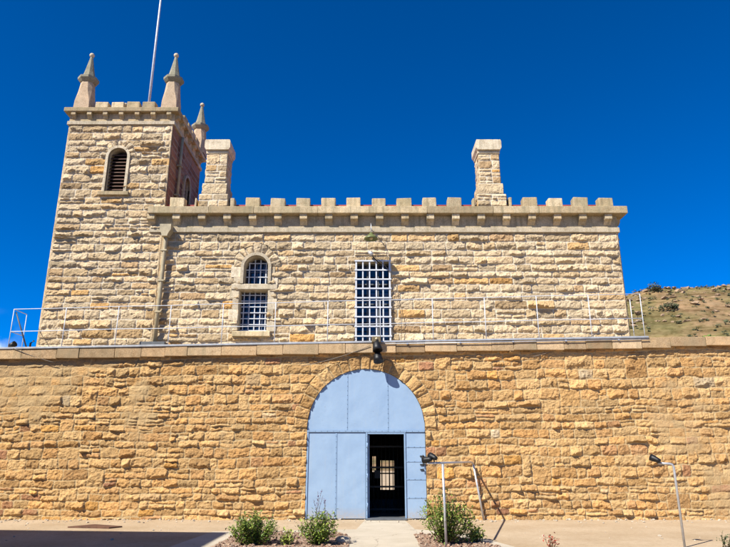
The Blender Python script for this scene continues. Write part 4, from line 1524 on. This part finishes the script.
# ------------------------------------------------------------------ pipe posts with spotlights in the yard
def bullet(parent, c, ax, mat='black'):
    m = MB()
    m.lathe([(0.0, -0.10), (0.035, -0.095), (0.045, -0.05), (0.062, 0.03), (0.066, 0.09), (0.058, 0.09), (0.0, 0.07)], c, 14, axis=ax)
    h = m.build('lamp_head', M[mat], parent)
    m = MB()
    q = Vector(ax).normalized()
    m.lathe([(0.0, 0.0), (0.056, 0.0), (0.05, 0.008), (0.0, 0.014)], Vector(c) + q * 0.074, 14, axis=ax)
    m.build('lens', M['lens'], h)
fpst = thing('pipe_frame', 'galvanised pipe frame with black spotlights beside the gate', 'pipe frame', (1.5, 12.4, 0))
m = MB()
m.tube([(1.50, 12.45, 0.0), (1.485, 12.45, 1.47)], 0.024, 10)
m.build('leg', M['galv'], fpst)
m = MB()
m.tube([(3.13, 17.58, 0.0), (2.92, 17.56, 1.40)], 0.027, 10)
m.build('leg', M['galv'], fpst)
m = MB()
m.tube([(1.18, 12.42, 1.485), (1.485, 12.45, 1.49), (2.83, 17.44, 1.47), (2.905, 17.54, 1.44), (2.92, 17.56, 1.39)], 0.022, 10)
m.build('top_bar', M['galv'], fpst)
bullet(fpst, (1.30, 12.42, 1.60), (-0.6, 0.75, 0.3))
bullet(fpst, (1.19, 12.42, 1.55), (-0.75, 0.6, -0.15))
m = MB()
m.tube([(1.32, 12.43, 1.49), (1.32, 12.43, 1.58)], 0.014, 6)
m.tube([(1.2, 12.42, 1.485), (1.2, 12.42, 1.54)], 0.014, 6)
m.build('mount', M['dark_steel'], fpst)
sp_ = thing('spotlight_post', 'slim galvanised pipe post with one pale blue spotlight near the right edge', 'spotlight post', (5.9, 12.45, 0))
m = MB()
m.tube([(5.90, 12.45, 0.0), (5.89, 12.45, 1.42), (5.87, 12.45, 1.46), (5.82, 12.45, 1.475), (5.60, 12.45, 1.485)], 0.022, 10)
m.build('post', M['galv'], sp_)
bullet(sp_, (5.55, 12.43, 1.56), (-0.55, 0.6, 0.35), 'black')
m = MB()
m.tube([(5.6, 12.45, 1.485), (5.57, 12.44, 1.56)], 0.014, 6)
m.build('mount', M['dark_steel'], sp_)

# ------------------------------------------------------------------ plants, rock, plate
def leaf(mb, p, d, up, ln, w):
    d = d.normalized()
    side = d.cross(up)
    if side.length < 1e-3:
        side = Vector((1, 0, 0))
    side = side.normalized() * w
    nrm = side.cross(d).normalized() * w * 0.35
    a = p
    b = p + d * ln * 0.5 + side + nrm
    c = p + d * ln
    e = p + d * ln * 0.5 - side + nrm
    m = p + d * ln * 0.5
    vs = [mb.bm.verts.new(q) for q in (a, b, c, m, e)]
    mb.bm.faces.new([vs[0], vs[1], vs[2], vs[3]])
    mb.bm.faces.new([vs[0], vs[3], vs[2], vs[4]])

def shrub(name, label, cat, base, h, w, nst, per, seed, ln=0.055, mat='leaf', tops=None, flowers=None, group=None, spread=1.0):
    rng = random.Random(seed)
    t = thing(name, label, cat, (base[0], base[1], 0.012), group)
    st, fo, fo2 = MB(seed), MB(seed), MB(seed)
    for s in range(nst):
        a = rng.uniform(0, 2 * PI)
        rr = math.sqrt(rng.random()) * w * 0.5
        hh = h * rng.uniform(0.55, 1.0) * (1 - 0.35 * (2 * rr / w) ** 2)
        p0 = Vector((base[0] + rng.uniform(-0.06, 0.06), base[1] + rng.uniform(-0.06, 0.06), 0.0))
        p2 = Vector((base[0] + rr * math.cos(a), base[1] + rr * math.sin(a), hh))
        p1 = p0.lerp(p2, 0.5) + Vector((rr * math.cos(a) * 0.25, rr * math.sin(a) * 0.25, -0.03))
        pts = [((1 - q) ** 2) * p0 + 2 * q * (1 - q) * p1 + q * q * p2 for q in [k / 6 for k in range(7)]]
        st.tube([tuple(q) for q in pts], 0.009, 5, 0.003)
        for k in range(per):
            q = 0.12 + 0.88 * rng.random() ** 0.8
            c = ((1 - q) ** 2) * p0 + 2 * q * (1 - q) * p1 + q * q * p2
            c += Vector((rng.gauss(0, 0.045), rng.gauss(0, 0.045), rng.gauss(0, 0.035))) * spread
            d = Vector((rng.gauss(0, 1), rng.gauss(0, 1), rng.gauss(0.25, 0.7)))
            l = ln * rng.uniform(0.6, 1.35)
            if c.z < 0.03:
                continue
            leaf(fo2 if rng.random() < 0.4 * q else fo, c, d, Vector((0, 0, 1)), l, l * 0.3)
        if flowers and rng.random() < flowers[1]:
            c = p2 + Vector((0, 0, 0.02))
            fl = MB(seed)
            for k in range(6):
                d = Vector((math.cos(k * 1.05), math.sin(k * 1.05), 0.5))
                leaf(fl, c, d, Vector((0, 0, 1)), flowers[2], flowers[2] * 0.45)
            fl.build('flower', M[flowers[0]], t, recalc=False)
    st.build('stems', M['stem'], t, recalc=False)
    fo.build('foliage', M[mat], t, recalc=False)
    fo2.build('young_foliage', M[tops or 'leaf_light'], t, recalc=False)
    return t
shrub('shrub', 'dense bright green shrub at the left end of the gravel bed', 'shrub', (-2.12, 12.75), 0.64, 0.9, 58, 60, 1, 0.055)
shrub('flowering_shrub', 'green shrub with tall purple flower spikes left of the concrete path', 'shrub', (-0.90, 12.8), 0.66, 0.78, 44, 50, 2, 0.055, flowers=('purple_flower', 0.35, 0.028))
shrub('rose_shrub', 'tall loose rose shrub behind the galvanised pipe frame', 'shrub', (1.55, 12.9), 1.14, 1.05, 56, 50, 3, 0.06, flowers=('yellow_flower', 0.12, 0.03))
shrub('small_plant', 'small upright yellow green plant between the two shrubs left of path', 'plant', (-1.48, 12.75), 0.34, 0.3, 9, 26, 4, 0.06, 'leaf_light')
shrub('small_plant', 'low bright green tuft right of the rose shrub', 'plant', (2.15, 13.0), 0.42, 0.42, 16, 26, 5, 0.07, 'leaf_light')
shrub('small_plant', 'low red leaved sprout at the bottom edge right of the beds', 'plant', (3.35, 12.25), 0.28, 0.3, 7, 14, 6, 0.05, 'red_leaf', 'red_leaf')
shrub('small_plant', 'low grey green sprig at the bottom right corner', 'plant', (6.65, 12.4), 0.3, 0.3, 8, 14, 7, 0.05, 'leaf_grey', 'leaf_grey')
# tall purple spikes of the flowering shrub
fsh = [o for o in COL.objects if o.name.startswith('flowering_shrub')][0]
rng = random.Random(77)
spk = MB(9)
spn = MB(10)
for k in range(7):
    a = rng.uniform(0, 2 * PI)
    p0 = Vector((-0.90 + 0.14 * math.cos(a), 12.8 + 0.14 * math.sin(a), 0.5))
    p1 = p0 + Vector((rng.uniform(-0.14, 0.14), rng.uniform(-0.1, 0.1), rng.uniform(0.28, 0.5)))
    spn.tube([tuple(p0), tuple(p1)], 0.004, 5, 0.002)
    for q in range(10):
        c = p0.lerp(p1, 0.6 + 0.4 * rng.random())
        leaf(spk, c, Vector((rng.gauss(0, 1), rng.gauss(0, 1), 0.4)), Vector((0, 0, 1)), 0.03, 0.013)
spn.build('flower_stalks', M['stem'], fsh, recalc=False)
spk.build('flower_spikes', M['purple_flower'], fsh, recalc=False)

gt = MB(18)
rng = random.Random(19)
for _ in range(900):
    x = rng.uniform(-11, 11)
    y = D1 - 0.03 - 0.9 * rng.random() ** 3 if rng.random() < 0.75 else rng.uniform(12.2, 17.5)
    if (0.0 < x < 1.1 and y > 17.3) or (y < 17.0 and -4 < x < 3.5):
        continue
    r = 0.008 + 0.03 * rng.random() ** 4
    res = bmesh.ops.create_icosphere(gt.bm, subdivisions=1, radius=r, matrix=Matrix.Translation((x, y, r * 0.4)) @ Matrix.Rotation(rng.uniform(0, 6), 4, 'Z') @ Matrix.Diagonal((1.3, 0.9, 0.7, 1)))
    for v in res['verts']:
        v.co += Vector((rng.uniform(-1, 1), rng.uniform(-1, 1), rng.uniform(-1, 1))) * r * 0.2
tag(gt.build('grit', M['pale_rock']), 'small stones and grit gathered at the foot of the wall', 'stones', kind='stuff')
rk = MB(12)
res = bmesh.ops.create_icosphere(rk.bm, subdivisions=3, radius=0.12, matrix=Matrix.Translation((-0.42, 12.95, 0.06)) @ Matrix.Diagonal((1.25, 0.9, 0.7, 1)))
rng = random.Random(3)
for v in res['verts']:
    v.co += v.co.normalized() * 0
    v.co += Vector((rng.uniform(-1, 1), rng.uniform(-1, 1), rng.uniform(-1, 1))) * 0.008
o = rk.build('rock', M['pale_rock'])
set_origin(o, (-0.42, 12.95, 0.0))
tag(o, 'pale rounded rock in the gravel beside the concrete path', 'rock')
pl = MB(13)
pl.prism([(-7.0, 15.75), (-5.95, 15.55), (-5.75, 15.85), (-6.6, 16.3)], 'z', 0.003, 0.03)
o = pl.build('drain_cover', M['rust'])
set_origin(o, (-6.4, 15.8, 0))
tag(o, 'rusty brown drain cover lying on the dirt near the wall', 'drain cover')

# ------------------------------------------------------------------ cell house beside the yard; its roof edge throws the shadow at lower left
HB = 8.0
ox, oy = HB / math.tan(R(SUN_EL)) * math.sin(R(SUN_AZ)), HB / math.tan(R(SUN_EL)) * math.cos(R(SUN_AZ))
cx, cy = -3.0 - ox, 14.8 - oy
ch = thing('cell_house', 'plain tan stone cell house beside the yard left of the camera', 'building', (cx - 8, cy - 12, 0))
m = MB(14)
m.prism([(cx - 0.3, cy - 0.3), (cx - 0.3, cy - 26), (cx - 18, cy - 26), (cx - 18, cy + 1.4)], 'z', 0, HB - 0.3)
m.build('wall', M['cream_stone'], ch)
m = MB(15)
m.prism([(cx, cy), (cx, cy - 26.3), (cx - 18.3, cy - 26.3), (cx - 18.3, cy + 1.75)], 'z', HB - 0.298, HB)
m.build('roof', M['red_roof'], ch)
for k in range(5):
    m = MB(16)
    y = cy - 3 - k * 4.6
    m.box(cx - 0.36, cx - 0.24, y - 0.5, y + 0.5, 2.6, 5.2, 0.01)
    f = m.build('window', M['trim_stone'], ch)
    m = MB(17)
    m.box(cx - 0.26, cx - 0.22, y - 0.38, y + 0.38, 2.75, 5.05)
    m.build('pane', M['glass'], f)
